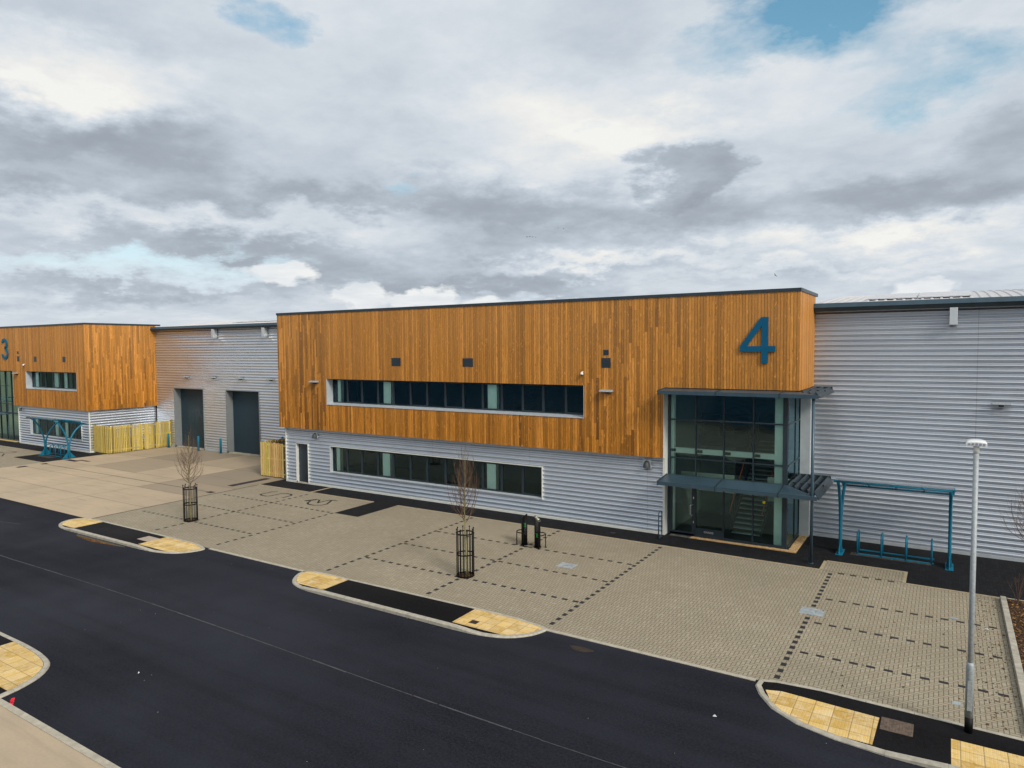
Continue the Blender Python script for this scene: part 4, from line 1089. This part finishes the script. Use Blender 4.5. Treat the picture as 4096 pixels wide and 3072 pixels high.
# ================= halls
def hall(x0, x1, yw, ze, holes, label, boxes, lights, gx0, gx1, solar, roof_x0=None):
    h = empty('warehouse', ((x0 + x1) / 2, yw, 0), label, 'warehouse', 'silver warehouses')
    mb = MB(); corr_with_holes(mb, 'x', yw, x0, x1, .14, ze, holes); part(mb, 'metal_cladding', 'corr', h)
    cuts = sorted({x0, x1, *[q for hh_ in holes for q in hh_[:2]]})
    parts_each([(p, q, yw - .03, yw + .08, 0, .14) for p, q in zip(cuts, cuts[1:]) if not any(hh_[0] <= p + .01 and hh_[1] >= q - .01 for hh_ in holes)], 'base_flashing', 'trim', h)
    for a, b, z0, z1 in holes:
        mb = MB(); dy = .63
        mb.box(a - .05, a, yw - .03, yw + dy, 0, z1 + .05); mb.box(b, b + .05, yw - .03, yw + dy, 0, z1 + .05); mb.box(a, b, yw - .03, yw + dy, z1, z1 + .05)
        rv = part(mb, 'door_reveal', mat_plain('reveal_grey', (.20, .225, .235), .5, .2, .06), h)
        mb = MB(); z = .03
        while z < z1:
            zz2 = min(z + .075, z1); mb.sweep([(yw + dy - .03, z), (yw + dy - .045, z + .02), (yw + dy - .045, zz2 - .02), (yw + dy - .03, zz2 - .003), (yw + dy + .02, zz2 - .003), (yw + dy + .02, z)], 'x', a, b); z = zz2
        rd = part(mb, 'roller_door', 'roller', h)
        mb = MB(); mb.box(a, b, yw - .03, yw + dy, -.01, .025); part(mb, 'threshold', 'kerb', h)
    yo = yw - .42; zg = ze + .22
    mb = MB(); mb.sweep([(yw + .1, ze - .02), (yo + .06, ze - .02), (yo, ze + .13), (yo + .06, zg + .08), (yw + .1, zg + .08)][::-1], 'x', gx0, gx1)
    gt = part(mb, 'gutter', 'anth', h)
    mb = MB(); mb.sweep([(yo - .012, ze + .13), (yo + .05, zg + .092), (yo + .12, zg + .10), (yo + .12, zg + .085), (yo + .06, zg + .08), (yo, ze + .13)][::-1], 'x', gx0, gx1)
    part(mb, 'gutter_fascia', 'anth_light', gt)  # upper slope in a lighter blue, its lit look put into the colour
    # curved ribbed roof
    mb = MB(); ys = [yw - .25 + 1.2 * i for i in range(0, 16)]
    def zr(y): s_ = y - yw + .25; return zg + .06 + s_ * .118 - s_ * s_ * .0027
    x = roof_x0 if roof_x0 is not None else gx0; rib = .333
    nb = int((gx1 - x) / rib)
    for i in range(nb):
        xx = x + i * rib; pts = [(xx, 0), (xx + .20, 0), (xx + .235, .035), (xx + .295, .035), (xx + rib, 0)]
        b = len(mb.v)
        for y in ys: mb.v += [(px, y, zr(y) + pz) for px, pz in pts]
        for j in range(len(ys) - 1):
            for k in range(4): a_ = b + j * 5 + k; mb.face((a_, a_ + 1, a_ + 6, a_ + 5))
    mb2 = mb; rf = part(mb2, 'roof', 'roof', h)
    for (sx0, sx1, rows) in solar:
        x = sx0
        while x + 1.9 < sx1:
            for r_ in rows:
                y0_ = yw + r_; y1_ = y0_ + 1.05; mb = MB(); b = 0
                mb.v = [(x, y0_, zr(y0_) + .10), (x + 1.86, y0_, zr(y0_) + .10), (x + 1.86, y1_, zr(y1_) + .10), (x, y1_, zr(y1_) + .10)]
                mb.v += [(a_, b_, c_ - .04) for a_, b_, c_ in mb.v]
                for f in ((0, 1, 2, 3), (4, 7, 6, 5), (0, 4, 5, 1), (1, 5, 6, 2), (2, 6, 7, 3), (3, 7, 4, 0)): mb.face(f)
                part(mb, 'solar_panel', 'solar', rf)
            x += 1.92
    for bx in boxes:
        mb = MB(); mb.box(bx - .02, bx + .25, yw - .38, yw - .01, ze - .70, ze - .03); part(mb, 'overflow_box', 'trim', h, bevel=.01)
    for lx, lz in lights: wall_light(h, lx, lz, yw)
    mb = MB(); mb.box(x0, x1, yw + .75, yw + .9, 0, ze); mb.box(x1 - .1, x1, yw + .9, yw + 30, 0, ze); mb.box(x0, x0 + .1, yw + .9, yw + 30, 0, ze); mb.box(x0, x1, yw + 29.9, yw + 30, 0, ze)
    part(mb, 'inner_wall', 'int_dark', h)
    return h
hall(-58.6, XL + .2, 34.67, 9.98, [(-55.93, -51.88, .14, 5.04), (-48.83, -44.84, .14, 5.04)], 'silver profiled metal warehouse with two slate blue roller doors', (-50.0, -43.85), [(-54.0, 6.04), (-50.35, 6.05), (-46.9, 6.04), (-43.3, 6.03)], -58.65, XL + .1, [(-50, -36, (1.6, 3.2))], -58.0)
FAR = 1.0
hall(XR - .05, 26, YB4, 9.76, [], 'tall silver profiled metal warehouse wall behind the cycle shelter and lamp post', (.06,), [(1.78, 6.02)], XR + .01, 26, [(-3.0, 2.0, (1.0, 2.3, 3.6, 4.9))])

# opposite building across the road (seen only in the window reflections)
ob = empty('warehouse', (-25, -17, 0), 'blue grey warehouse across the road mirrored in the office windows', 'warehouse')
mb = MB(); b = 0
zs_ = [i * .0427 for i in range(int(9.5 / .0427))]
for z in zs_:
    y = -17 + .05 * math.cos(2 * math.pi * z / .427)
    mb.v += [(-110, y, z), (40, y, z)]
for i in range(len(zs_) - 1): mb.face((2 * i + 1, 2 * i, 2 * i + 2, 2 * i + 3), True)
part(mb, 'metal_cladding', mat_corr('blue_grey_cladding', (.10, .27, .42), .45, .2), ob)
mb = MB(); mb.box(-110, 40, -50, -17.08, 0, 9.5); part(mb, 'warehouse_body', 'int_mid', ob)

# ------------------------------------------------------------------ bin stores
def paling_run(mb, p0, p1, h, skip=None, w=.085, gap=.05, both=False):
    a, b = Vector((*p0, 0)), Vector((*p1, 0)); L = (b - a).length; d = (b - a) / L; n = Vector((-d.y, d.x, 0))
    k = 0; s_ = 0
    while s_ + w <= L + .01:
        if not (skip and skip[0] < s_ + w / 2 < skip[1]):
            mb.rnd(); hh_ = h + random.uniform(-.03, .02); A = a + d * s_
            Mx = Matrix(((d.x, n.x, 0, A.x), (d.y, n.y, 0, A.y), (0, 0, 1, 0), (0, 0, 0, 1))) @ Matrix.Rotation(random.uniform(-.012, .012), 4, 'Y')
            mb.box(0, w + random.uniform(-.008, .012), -.02, 0, .07 + random.uniform(-.02, .03), hh_, Mx)
            mb.rnd(); mb.cur = 0; mb.box(w - .012, w + gap + .012, .046, .062, .10, h - .08, Mx)  # back slats added to close the gaps, darkest tone as painted shade
        s_ += w + gap
    return a, d, n, L
def rails(mb, a, d, n, L, h, s0=0, s1=None):
    s1 = L if s1 is None else s1
    Mx = Matrix(((d.x, n.x, 0, a.x), (d.y, n.y, 0, a.y), (0, 0, 1, 0), (0, 0, 0, 1)))
    for z in (.25, h * .52, h - .2): mb.rnd(); mb.box(s0, s1, .001, .045, z, z + .09, Mx)
random.seed(51)
f1 = empty('bin_store', (-57.3, 32, 0), 'yellow green softwood slatted bin store with double gates beside the far office block', 'bin store', 'slatted timber bin stores')
mb = MB(); a, d, n, L = paling_run(mb, (-58.72, 29.37), (-56.52, 29.37), 2.25); rails(mb, a, d, n, L, 2.25); part(mb, 'front_panel', 'fence', f1)
mb = MB(); a, d, n, L = paling_run(mb, (-56.51, 29.37), (-56.51, 31.2), 2.25); rails(mb, a, d, n, L, 2.25); part(mb, 'side_panel', 'fence', f1)
mb = MB(); a, d, n, L = paling_run(mb, (-56.51, 33.25), (-56.51, 34.62), 2.25); rails(mb, a, d, n, L, 2.25); part(mb, 'side_panel', 'fence', f1)
for ya, yb, hy in ((31.24, 32.22, 0), (32.25, 33.22, 1)):
    mb = MB(); a, d, n, L = paling_run(mb, (-56.51, ya), (-56.51, yb), 2.2, gap=.02, w=.095); rails(mb, a, d, n, L, 2.2); gt = part(mb, 'gate', 'fence', f1)
    y0, y1 = (ya - .05, ya + .55) if not hy else (yb - .55, yb + .05)
    parts_each([(-56.489, -56.48, y0, y1, z, z + .06) for z in (.28, 2.0)], 'hinge', 'galv', gt)
    if not hy: parts_each([(-56.48, -56.45, yb - .2, yb + .12, 1.1, 1.16)], 'latch', 'galv', gt)
parts_each([(p[0] - .05, p[0] + .05, p[1], p[1] + .1, 0, 2.28) for p in ((-58.7, 29.43), (-56.58, 29.43), (-56.58, 31.22), (-56.58, 33.24), (-56.58, 34.6))], 'post', 'fence', f1)
random.seed(53)
f2 = empty('bin_store', (-36.8, 32, 0), 'orange tinged softwood slatted bin store tucked left of the number 4 block', 'bin store', 'slatted timber bin stores')
mb = MB(); a, d, n, L = paling_run(mb, (-37.98, 29.40), (-35.62, 29.40), 2.28, w=.14, gap=.05); rails(mb, a, d, n, L, 2.28); part(mb, 'front_panel', 'fence_warm', f2)
mb = MB(); a, d, n, L = paling_run(mb, (-38.0, 34.6), (-38.0, 29.42), 2.28, w=.14, gap=.05); rails(mb, a, d, n, L, 2.28); part(mb, 'side_panel', 'fence_warm', f2)
parts_each([(p[0] - .05, p[0] + .05, p[1], p[1] + .1, 0, 2.2) for p in ((-37.93, 29.44), (-35.66, 29.44), (-36.8, 29.44))], 'post', 'fence_warm', f2)

# ------------------------------------------------------------------ street furniture
def local(mb, name, m, root, **kw):
    o = mb.build(name, m, root, off=False, **kw); return o
# bollards
b0 = empty('bollard', (0, 0, 0), 'blue steel bollard', 'bollard', 'blue bollards by the roller doors', world=False)
mb = MB(); mb.lathe([(.085, 0), (.085, 1.18), (.08, 1.2), (.04, 1.215)], 18); local(mb, 'post', 'blue', b0)
mb = MB(); mb.lathe([(.15, 0), (.15, .018)], 18); local(mb, 'base_plate', 'blue', b0)
for i, (p, lb) in enumerate((((-56.04, 34.10), 'blue bollard in front of the yellow bin store corner'), ((-51.97, 34.17), 'blue bollard at the right jamb of the left roller door'),
                             ((-49.14, 34.25), 'blue bollard at the left jamb of the right roller door'), ((-41.65, 34.2), 'blue bollard top showing over the orange tinged bin store'))):
    o = b0 if i == 0 else copy_tree(b0); o.location = (*p, .01); o['label'] = lb
    if i == 3: o.scale = (1, 1, 1.5)
# cycle shelter: two Y frames, arched clear roof
def make_shelter():
    r = empty('cycle_shelter', (0, 0, 0), 'x', 'cycle shelter', 'blue cycle shelters', world=False)
    W = 3.70
    def arm(y1, z1, y0):
        pts = [(0, y0, 0), (0, y0 * .9, .6)]
        for t_ in [i / 8 for i in range(9)]:
            yy = y0 * .8 + (y1 - y0 * .8) * t_ ** 1.9; zz = .8 + (z1 - .8) * (1 - (1 - t_) ** 1.25); pts.append((0, yy, zz))
        return pts
    for x in (0, W):
        fr = MB()
        fr.tube([(x + p[0], p[1], p[2]) for p in arm(-.98, 3.0, -.05)], .06, 10); fr.tube([(x + p[0], p[1], p[2]) for p in arm(1.2, 2.58, .05)], .06, 10)
        fo = local(fr, 'frame', 'blue', r)
        ft = MB()
        ft.box(x - .13, x + .13, -.48, .48, 0, .016)
        for s_ in (-1, 1): ft.sweep([(s_ * .05, .016), (s_ * .46, .016), (s_ * .09, .45), (s_ * .05, .45)][::s_], 'x', x - .012, x + .012)
        for s_ in (-1, 1): ft.sweep([(x + s_ * .05, .016), (x + s_ * .12, .016), (x + s_ * .05, .3)][::s_], 'y', -.02, .02)
        local(ft, 'foot', 'blue', fo)
    def ry(t_): return -1.25 + 2.75 * t_
    def rz(t_): y = ry(t_); return 3.10 - .04 * (y + 1.25) - .070 * (y + 1.25) ** 2
    n = 12; ro = MB(); x0, x1 = -.12, W + .12
    for i in range(n):
        t0, t1 = i / n, (i + 1) / n; b = len(ro.v)
        ro.v += [(x0, ry(t0), rz(t0) + .03), (x1, ry(t0), rz(t0) + .03), (x1, ry(t1), rz(t1) + .03), (x0, ry(t1), rz(t1) + .03), (x0, ry(t0), rz(t0) + .022), (x1, ry(t0), rz(t0) + .022), (x1, ry(t1), rz(t1) + .022), (x0, ry(t1), rz(t1) + .022)]
        ro.face((b, b + 1, b + 2, b + 3), True); ro.face((b + 7, b + 6, b + 5, b + 4), True)
    local(ro, 'roof', M['clear_sheet'], r)
    rf = MB()
    for k in range(5):
        x = x0 + .02 + (x1 - x0 - .04) * k / 4; pts = [(x, ry(i / n), rz(i / n)) for i in range(n + 1)]
        fr_ = pts
        rf.tube(fr_, .028 if 0 < k < 4 else .035, 6)
    for t_ in (0.02, .42, .95): rf.tube([(x0, ry(t_), rz(t_) - .03), (x1, ry(t_), rz(t_) - .03)], .04, 6)
    local(rf, 'roof_frame', 'blue', r)
    return r
def mk_clear():
    m, t, out = newmat('clear_sheet'); tr = t.node('ShaderNodeBsdfTransparent'); tr.inputs[0].default_value = (.80, .84, .86, 1)
    gl = t.node('ShaderNodeBsdfPrincipled'); gl.inputs['Base Color'].default_value = (.5, .55, .58, 1); gl.inputs['Roughness'].default_value = .15
    mx = t.node('ShaderNodeMixShader'); mx.inputs[0].default_value = .35
    t.l.new(tr.outputs[0], mx.inputs[1]); t.l.new(gl.outputs[0], mx.inputs[2]); t.l.new(mx.outputs[0], out.inputs[0]); return m
M['clear_sheet'] = mk_clear()
s1 = make_shelter(); s1.location = (-3.47, 30.16, .01); s1['label'] = 'blue framed cycle shelter with clear roof between the lobby and the lamp post'
s2 = copy_tree(s1); s2.location = (-61.15, 26.83, .01); s2['label'] = 'blue framed cycle shelter with arched roof in front of the number 3 block'
def make_rack():
    r = empty('cycle_rack', (0, 0, 0), 'x', 'cycle rack', 'blue cycle racks', world=False)
    for k in range(4):
        x = .84 * k; mb = MB()
        pts = [(x, 0, 0), (x, 0, .62)] + [(x, .14 - .14 * math.cos(R(a)), .68 + .15 * math.sin(R(a))) for a in (10, 35, 60, 90)] + [(x, .5, .83)] + [(x, .5 + .14 * math.sin(R(a)), .68 + .15 * math.cos(R(a))) for a in (20, 45, 75)] + [(x, .64, .6), (x, .64, 0)]
        mb.tube(pts, .034, 8); local(mb, 'hoop', 'blue', r)
    for y in (0, .64):
        mb = MB(); mb.box(-.07, 2.60, y - .022, y + .022, .0, .045); local(mb, 'rail', 'blue', r)
    return r
k1 = make_rack(); k1.location = (-2.86, 30.23, .01); k1['label'] = 'four hoop blue cycle rack under the right hand shelter'
k2 = copy_tree(k1); k2.location = (-60.95, 26.7, .01); k2['label'] = 'four hoop blue cycle rack under the far left shelter'
# tree guards
def make_guard():
    r = empty('tree_guard', (0, 0, 0), 'x', 'tree guard', 'black tree guards', world=False)
    n = 16; rad = .315
    for k in range(n):
        a = 2 * math.pi * k / n + .1; x, y = rad * math.cos(a), rad * math.sin(a); tall = 1.62 if k % 2 else 1.78
        mb = MB(); mb.tube([(x, y, 0), (x, y, tall - .05)], .014, 6); mb.lathe([(.006, -.028), (.024, -.016), (.029, 0), (.024, .016), (.006, .028)], 8, (x, y, tall - .03))
        local(mb, 'bar', 'black', r)
    for z in (.04, .82, 1.58):
        mb = MB(); m_ = 28; b = 0; pts = [(math.cos(2 * math.pi * i / m_), math.sin(2 * math.pi * i / m_)) for i in range(m_)]
        for c, s_ in pts: mb.v += [((rad + .008) * c, (rad + .008) * s_, z - .022), ((rad + .008) * c, (rad + .008) * s_, z + .022), ((rad - .008) * c, (rad - .008) * s_, z + .022), ((rad - .008) * c, (rad - .008) * s_, z - .022)]
        for i in range(m_):
            j = (i + 1) % m_
            for k in range(4): mb.face((4 * i + k, 4 * j + k, 4 * j + (k + 1) % 4, 4 * i + (k + 1) % 4))
        local(mb, 'ring', 'black', r)
    return r
TA, TB = (-30.98, 19.85), (-14.68, 20.08)
g1 = make_guard(); g1.location = (*TB, .01); g1['label'] = 'black round tree guard around the young tree near the charging posts'
g2 = copy_tree(g1); g2.location = (*TA, .01); g2['label'] = 'black round tree guard around the young tree beside the concrete yard'
# bare young trees
def make_tree(seed, lean, h, wid, z_br, nlimb=34, twigs=7):
    rnd_ = random.Random(seed)
    r = empty('tree', (0, 0, 0), 'x', 'tree', 'young bare trees', world=False)
    mb = MB(); pts = []; rad = []
    n = 14
    for i in range(n + 1):
        t_ = i / n; z = h * .93 * t_
        pts.append((lean[0] * (1 - t_) ** 1.2 + .02 * math.sin(7 * t_ + seed), lean[1] * (1 - t_) + .02 * math.cos(6 * t_), z)); rad.append(.036 * (1 - t_) ** .8 + .004)
    mb.tube(pts, rad, 8); local(mb, 'trunk', 'bark', r)
    def tp(z):
        t_ = min(1, max(0, z / (h * .93))) * n; i = min(n - 1, int(t_)); f = t_ - i; return Vector(pts[i]).lerp(Vector(pts[i + 1]), f)
    mb = MB()
    for k in range(nlimb):
        t_ = (k + rnd_.random()) / nlimb; z0 = z_br + (h * .8 - z_br) * t_ ** 1.25; p = tp(z0); az = k * 2.4 + rnd_.uniform(-.4, .4)
        reach = wid * (.55 + .45 * rnd_.random()) * (1 - .72 * t_ ** 1.2); top = h * (.60 + .40 * t_) * rnd_.uniform(.90, 1.0) if t_ > .15 else h * rnd_.uniform(.62, .84)
        L = []; m_ = 8
        for i in range(m_ + 1):
            s_ = i / m_; out_ = reach * (1 - (1 - s_) ** 1.9); zz = z0 + (top - z0) * (s_ ** 1.35)
            wob = .02 * math.sin(9 * s_ + k); L.append(p + Vector((math.cos(az + wob * 4) * out_, math.sin(az + wob * 4) * out_, zz - p.z)))
        r0_ = .0115 * (1 - .5 * t_)
        mb.tube(L, [r0_ * (1 - .8 * i / m_) + .0016 for i in range(m_ + 1)], 5, False)
        for q in range(twigs):
            s_ = rnd_.uniform(.2, .92); i = int(s_ * m_); b0_ = L[i].lerp(L[min(m_, i + 1)], s_ * m_ - i); dirn = (L[min(m_, i + 1)] - L[i]).normalized()
            a2 = rnd_.uniform(0, 6.28); side = Vector((math.cos(a2), math.sin(a2), .1)); ln = rnd_.uniform(.18, .5)
            e1 = b0_ + (dirn * .75 + side * .5).normalized() * ln * .5; e2 = e1 + (dirn * .9 + Vector((0, 0, .5)) + side * .18).normalized() * ln * .6
            mb.tube([b0_, e1, e2], [.003, .0022, .0012], 4, False)
    local(mb, 'crown', 'twig', r)
    return r
t1 = make_tree(3, (-.02, 0), 4.5, .92, 1.78, 36, 8); t1.location = (*TA, 0); t1['label'] = 'bare young tree inside the guard beside the concrete yard'
t2 = make_tree(8, (.09, -.05), 4.95, .74, 1.95, 38, 8); t2.location = (*TB, 0); t2['label'] = 'bare young tree inside the guard near the charging posts'
t3 = make_tree(12, (0, 0), 4.2, 1.35, 1.7, 42, 9); t3.location = (2.52, 26.6, .05); t3['label'] = 'bare bushy tree at the right edge against the silver wall'
for t_, lb in ((TA, 'bare soil pit at the foot of the young tree by the yard'), (TB, 'bare soil pit at the foot of the young tree by the charging posts')):
    mb = MB(); mb.lathe([(.30, .006), (.30, .016), (.1, .03), (.005, .035)], 20, (t_[0], t_[1], 0)); structure(mb, 'tree_pit', 'soil')
def make_shrub(seed, h, n, x, y, label):
    rnd_ = random.Random(seed); r = empty('shrub', (x, y, .05), label, 'shrub', 'leafless shrubs in the bed', world=False)
    mb = MB()
    for k in range(n):
        a = rnd_.uniform(0, 6.28); sp = rnd_.uniform(.1, .4); hh_ = h * rnd_.uniform(.55, 1)
        P = [Vector((0, 0, 0)), Vector((math.cos(a) * sp * .3, math.sin(a) * sp * .3, hh_ * .45)), Vector((math.cos(a) * sp, math.sin(a) * sp, hh_))]
        mb.tube(P, [.008, .005, .002], 5, False)
        for q in range(3):
            s_ = rnd_.uniform(.3, .9); p = P[1].lerp(P[2], s_); a2 = rnd_.uniform(0, 6.28); mb.tube([p, p + Vector((math.cos(a2) * .1, math.sin(a2) * .1, .18))], [.003, .0015], 4, False)
    local(mb, 'stem', 'twig', r)
make_shrub(1, 1.25, 9, 2.05, 26.7, 'tall thin leafless shrub at the back corner of the planting bed')
make_shrub(2, .8, 9, 2.3, 24.6, 'low leafless shrub in the middle of the planting bed')
make_shrub(3, .7, 9, 2.35, 22.0, 'small leafless shrub nearest the front of the planting bed')
make_shrub(4, 1.0, 10, 2.9, 25.8, 'bushy leafless shrub at the foot of the right edge tree')
# charging posts
def make_charger(label, x, y, flip):
    r = empty('charging_post', (x, y, .008), label, 'charging post', 'black charging posts', world=False)
    mb = MB(); seg = 28; rad = .128; b = 0
    for k in range(seg):
        a = 2 * math.pi * k / seg; mb.v.append((rad * math.cos(a), rad * math.sin(a), 0))
    for k in range(seg):
        a = 2 * math.pi * k / seg; mb.v.append((rad * math.cos(a), rad * math.sin(a), 1.20 - .12 * math.cos(a) * (1 if not flip else -1)))
    for k in range(seg): mb.face((k, (k + 1) % seg, seg + (k + 1) % seg, seg + k), True)
    mb.face(tuple(range(seg, 2 * seg))); mb.face(tuple(range(seg - 1, -1, -1)))
    local(mb, 'body', 'black', r)
    sgn = 1 if not flip else -1; slope = -.12 / rad * sgn; ang = math.atan(slope)
    Mx = Matrix.Translation((0, 0, 1.2005)) @ Matrix.Rotation(-ang, 4, 'Y')
    mb = MB(); le = rad / math.cos(ang)
    pts = [((le - .004) * math.cos(2 * math.pi * k / seg), (rad - .004) * math.sin(2 * math.pi * k / seg)) for k in range(seg)]; pin = [(p[0] * .86, p[1] * .84) for p in pts]
    for p in pts: mb.v.append(tuple(Mx @ Vector((p[0], p[1], .004))))
    for p in pin: mb.v.append(tuple(Mx @ Vector((p[0], p[1], .006))))
    for k in range(seg): mb.face((k, (k + 1) % seg, seg + (k + 1) % seg, seg + k))
    local(mb, 'rim', 'steel', r)
    mb = MB()
    for (px, py, w_, h_) in ((-.08, 0, .02, .06), (-.02, .025, .018, .02), (-.02, -.03, .018, .02), (.05, 0, .035, .05)):
        mb.box(px - w_, px + w_, py - h_, py + h_, .006, .012, Mx)
    local(mb, 'socket', mat_plain('socket_label', (.5, .55, .45), .5), r)
    mb = MB(); mb.lathe([(.165, 0), (.165, .015)], 24); local(mb, 'base_plate', 'black', r)
    # lettering up the shaft, facing the forecourt
    fa = R(-58)
    for txt, zz, mt in (('pod', .52 if not flip else .86, 'pod_green'), ('POINT', .84 if not flip else .60, 'pod_grey')):
        me = text_mesh(txt, .115, .0005); me.materials.clear(); me.materials.append(M[mt])
        rot = Matrix.Rotation(fa + math.pi / 2, 4, 'Z') @ Matrix.Rotation(math.pi / 2, 4, 'X') @ Matrix.Rotation((math.pi / 2) * (1 if not flip else -1), 4, 'Z')
        me.transform(Matrix.Translation((math.cos(fa) * (rad + .003), math.sin(fa) * (rad + .003), zz)) @ rot)
        # wrap on to the cylinder
        for v in me.vertices:
            p = Vector((v.co.x, v.co.y)); t_ = p.dot(Vector((-math.sin(fa), math.cos(fa)))); aa = fa + t_ / rad
            rr_ = rad + .0025; v.co.x = rr_ * math.cos(aa); v.co.y = rr_ * math.sin(aa)
        o = bpy.data.objects.new('lettering', me); COL.objects.link(o); o.parent = r
    return r
M['pod_green'] = mat_plain('bright_green', (.02, .62, .10), .5); M['pod_grey'] = mat_plain('mid_grey_letter', (.10, .11, .12), .5)
make_charger('black charging post with its slanted top facing left', -14.92, 24.63, True)
make_charger('black charging post with its slanted top facing right', -14.25, 24.57, False)
def make_hoop(label, x, y, a0):
    r = empty('hoop_barrier', (x, y, .006), label, 'barrier', 'black curved hoop barriers', world=False)
    rad = .29; pts = []; A = [a0 + 180 * i / 14 for i in range(15)]
    P = [(rad * math.cos(R(a)), rad * math.sin(R(a))) for a in A]
    pts = [(*P[0], 0), (*P[0], .50)] + [(*p, .56 if 0 < i < 14 else .54) for i, p in enumerate(P)] + [(*P[-1], .50), (*P[-1], 0)]
    mb = MB(); mb.tube(pts, .021, 8); mb.tube([(*P[7], 0), (*P[7], .55)], .021, 8); local(mb, 'rail', 'black', r)
    for i in (0, 7, 14):
        mb = MB(); mb.lathe([(.05, 0), (.05, .014)], 12, (*P[i], 0)); local(mb, 'foot', 'black', r)
make_hoop('black curved hoop barrier guarding the left charging post', -14.95, 24.62, 120)
make_hoop('black curved hoop barrier guarding the right charging post', -14.20, 24.58, -60)
# hoop rail beside the entrance
r = empty('door_guard_rail', (-10.36, 28.45, .008), 'tall narrow dark hoop rail standing left of the lobby door', 'guard rail', world=False)
mb = MB(); pts = [(0, -.2, 0), (0, -.2, 1.05)] + [(0, -.2 * math.cos(R(a)), 1.05 + .14 * math.sin(R(a))) for a in (20, 45, 70, 90, 110, 135, 160)] + [(0, .2, 1.05), (0, .2, 0)]
mb.tube(pts, .025, 8); local(mb, 'hoop', 'anth_light', r)
mb = MB(); mb.tube([(0, -.2, .95), (0, .2, .95)], .022, 8); mb.box(-.01, .01, -.18, .18, .02, .12); local(mb, 'cross_bar', 'anth_light', r)
# street lamp
r = empty('street_lamp', (.556, 17.30, .03), 'galvanised street lamp with a flat finned head on the right footway', 'street lamp', world=False)
mb = MB(); mb.lathe([(.056, .0), (.05, 6.0)], 20); o = local(mb, 'post', 'galv', r)
mb.v = []; mb = MB(); mb.lathe([(.077, .34), (.077, 1.42), (.072, 1.46), (.056, 1.53)], 24); local(mb, 'sleeve', 'galv', r)
mb = MB(); mb.lathe([(.0785, .0), (.0785, .34)], 24); local(mb, 'root_band', 'black', r)
mb = MB(); mb.box(-.045, .045, -.082, -.072, .5, 1.15); local(mb, 'service_door', 'galv', r, bevel=.01)
mb = MB(); mb.lathe([(.053, 5.99), (.053, 6.16)], 16); local(mb, 'neck', 'white', r)
mb = MB(); n = 14
def arch(x): return max(.0, 1 - (x / .185) ** 2) ** .5 * .062
b = 0
for y_ in (-.12, .34):
    for i in range(n + 1): x = -.185 + .37 * i / n; mb.v.append((x, y_, 6.17 + .03 + arch(x) * (.55 if y_ < 0 else .9)))
    for i in range(n + 1): x = -.185 + .37 * i / n; mb.v.append((x, y_, 6.15))
k = n + 1
for i in range(n):
    mb.face((i, i + 1, 2 * k + i + 1, 2 * k + i), True); mb.face((k + i + 1, k + i, 3 * k + i, 3 * k + i + 1)); mb.face((i + 1, i, k + i, k + i + 1)); mb.face((2 * k + i, 2 * k + i + 1, 3 * k + i + 1, 3 * k + i))
mb.face((0, 2 * k, 3 * k, k)); mb.face((n, k + n, 3 * k + n, 2 * k + n))
hd = local(mb, 'lamp_head', 'white', r)
mb = MB()
for i in range(5):
    x = -.13 + .065 * i; mb.box(x - .022, x + .022, -.128, -.115, 6.165, 6.185 + arch(x) * .5)
local(mb, 'cooling_slot', mat_plain('slot_grey', (.22, .24, .32), .5), hd)
mb = MB(); mb.box(-.13, .13, 0, .3, 6.135, 6.15); local(mb, 'lens', 'glass', hd)

# birds far off
M['bird'] = mat_plain('bird_dark', (.12, .13, .14), .8)
bd = None
birds = [(-30.85, 9.0, 230), (-30.62, 9.02, 232), (-30.4, 8.99, 236), (-30.15, 8.97, 230), (-28.3, 9.68, 250), (-27.85, 9.6, 250), (-11.4, 5.42, 190)]
lab = ['leftmost of the four distant birds flying in a line', 'second from left of the four distant birds in a line', 'third from left of the four distant birds in a line', 'rightmost of the four distant birds flying in a line', 'left one of two distant birds above the line of four', 'right one of two distant birds above the line of four', 'lone distant bird above the number 4']
for i, (a, e, dist) in enumerate(birds):
    x = dist * math.sin(R(a)) * math.cos(R(e)); y = dist * math.cos(R(a)) * math.cos(R(e)); z = 8.28 + dist * math.sin(R(e))
    if bd is None:
        mb = MB()
        mb.tube([(-.3, 0, 0), (-.1, 0, .02), (.15, 0, 0), (.32, 0, .02)], [.02, .07, .08, .02], 6)
        b = len(mb.v); mb.v += [(.1, 0, .03), (-.12, 0, .03), (-.05, .35, .16), (.12, .35, .17), (-.12, .72, .06), (-.02, .74, .06), (-.05, -.35, .16), (.12, -.35, .17), (-.12, -.72, .06), (-.02, -.74, .06)]
        for f in ((0, 1, 2, 3), (3, 2, 4, 5), (1, 0, 7, 6), (6, 7, 9, 8)): mb.face(tuple(b + q for q in f))
        bd = mb.build('bird', 'bird'); o = bd
    else: o = bd.copy(); COL.objects.link(o)
    o.location = (x, y, z); o.rotation_euler = (.1 * i, .05, R(35 + 20 * i)); tag(o, lab[i], 'bird', 'distant birds')
# litter
for i, (x, y, s_, lb) in enumerate(((-4.28, 15.15, .045, 'white scrap of litter on the road off the right hand footway'), (-17.4, 9.55, .025, 'white scrap of litter on the near road'), (1.22, 24.0, .07, 'white scrap of litter against the planting bed kerb'))):
    mb = MB(); mb.v = [(0, 0, 0.003), (s_ * 2, .01, .012), (s_ * 1.8, s_, .004), (.02, s_ * .9, .03), (s_, s_ * .5, .05)]; mb.face((0, 1, 4)); mb.face((1, 2, 4)); mb.face((2, 3, 4)); mb.face((3, 0, 4))
    o = mb.build('litter', 'white'); o.location = (x, y, .004); o.rotation_euler = (0, 0, i * 1.3); tag(o, lb, 'litter')
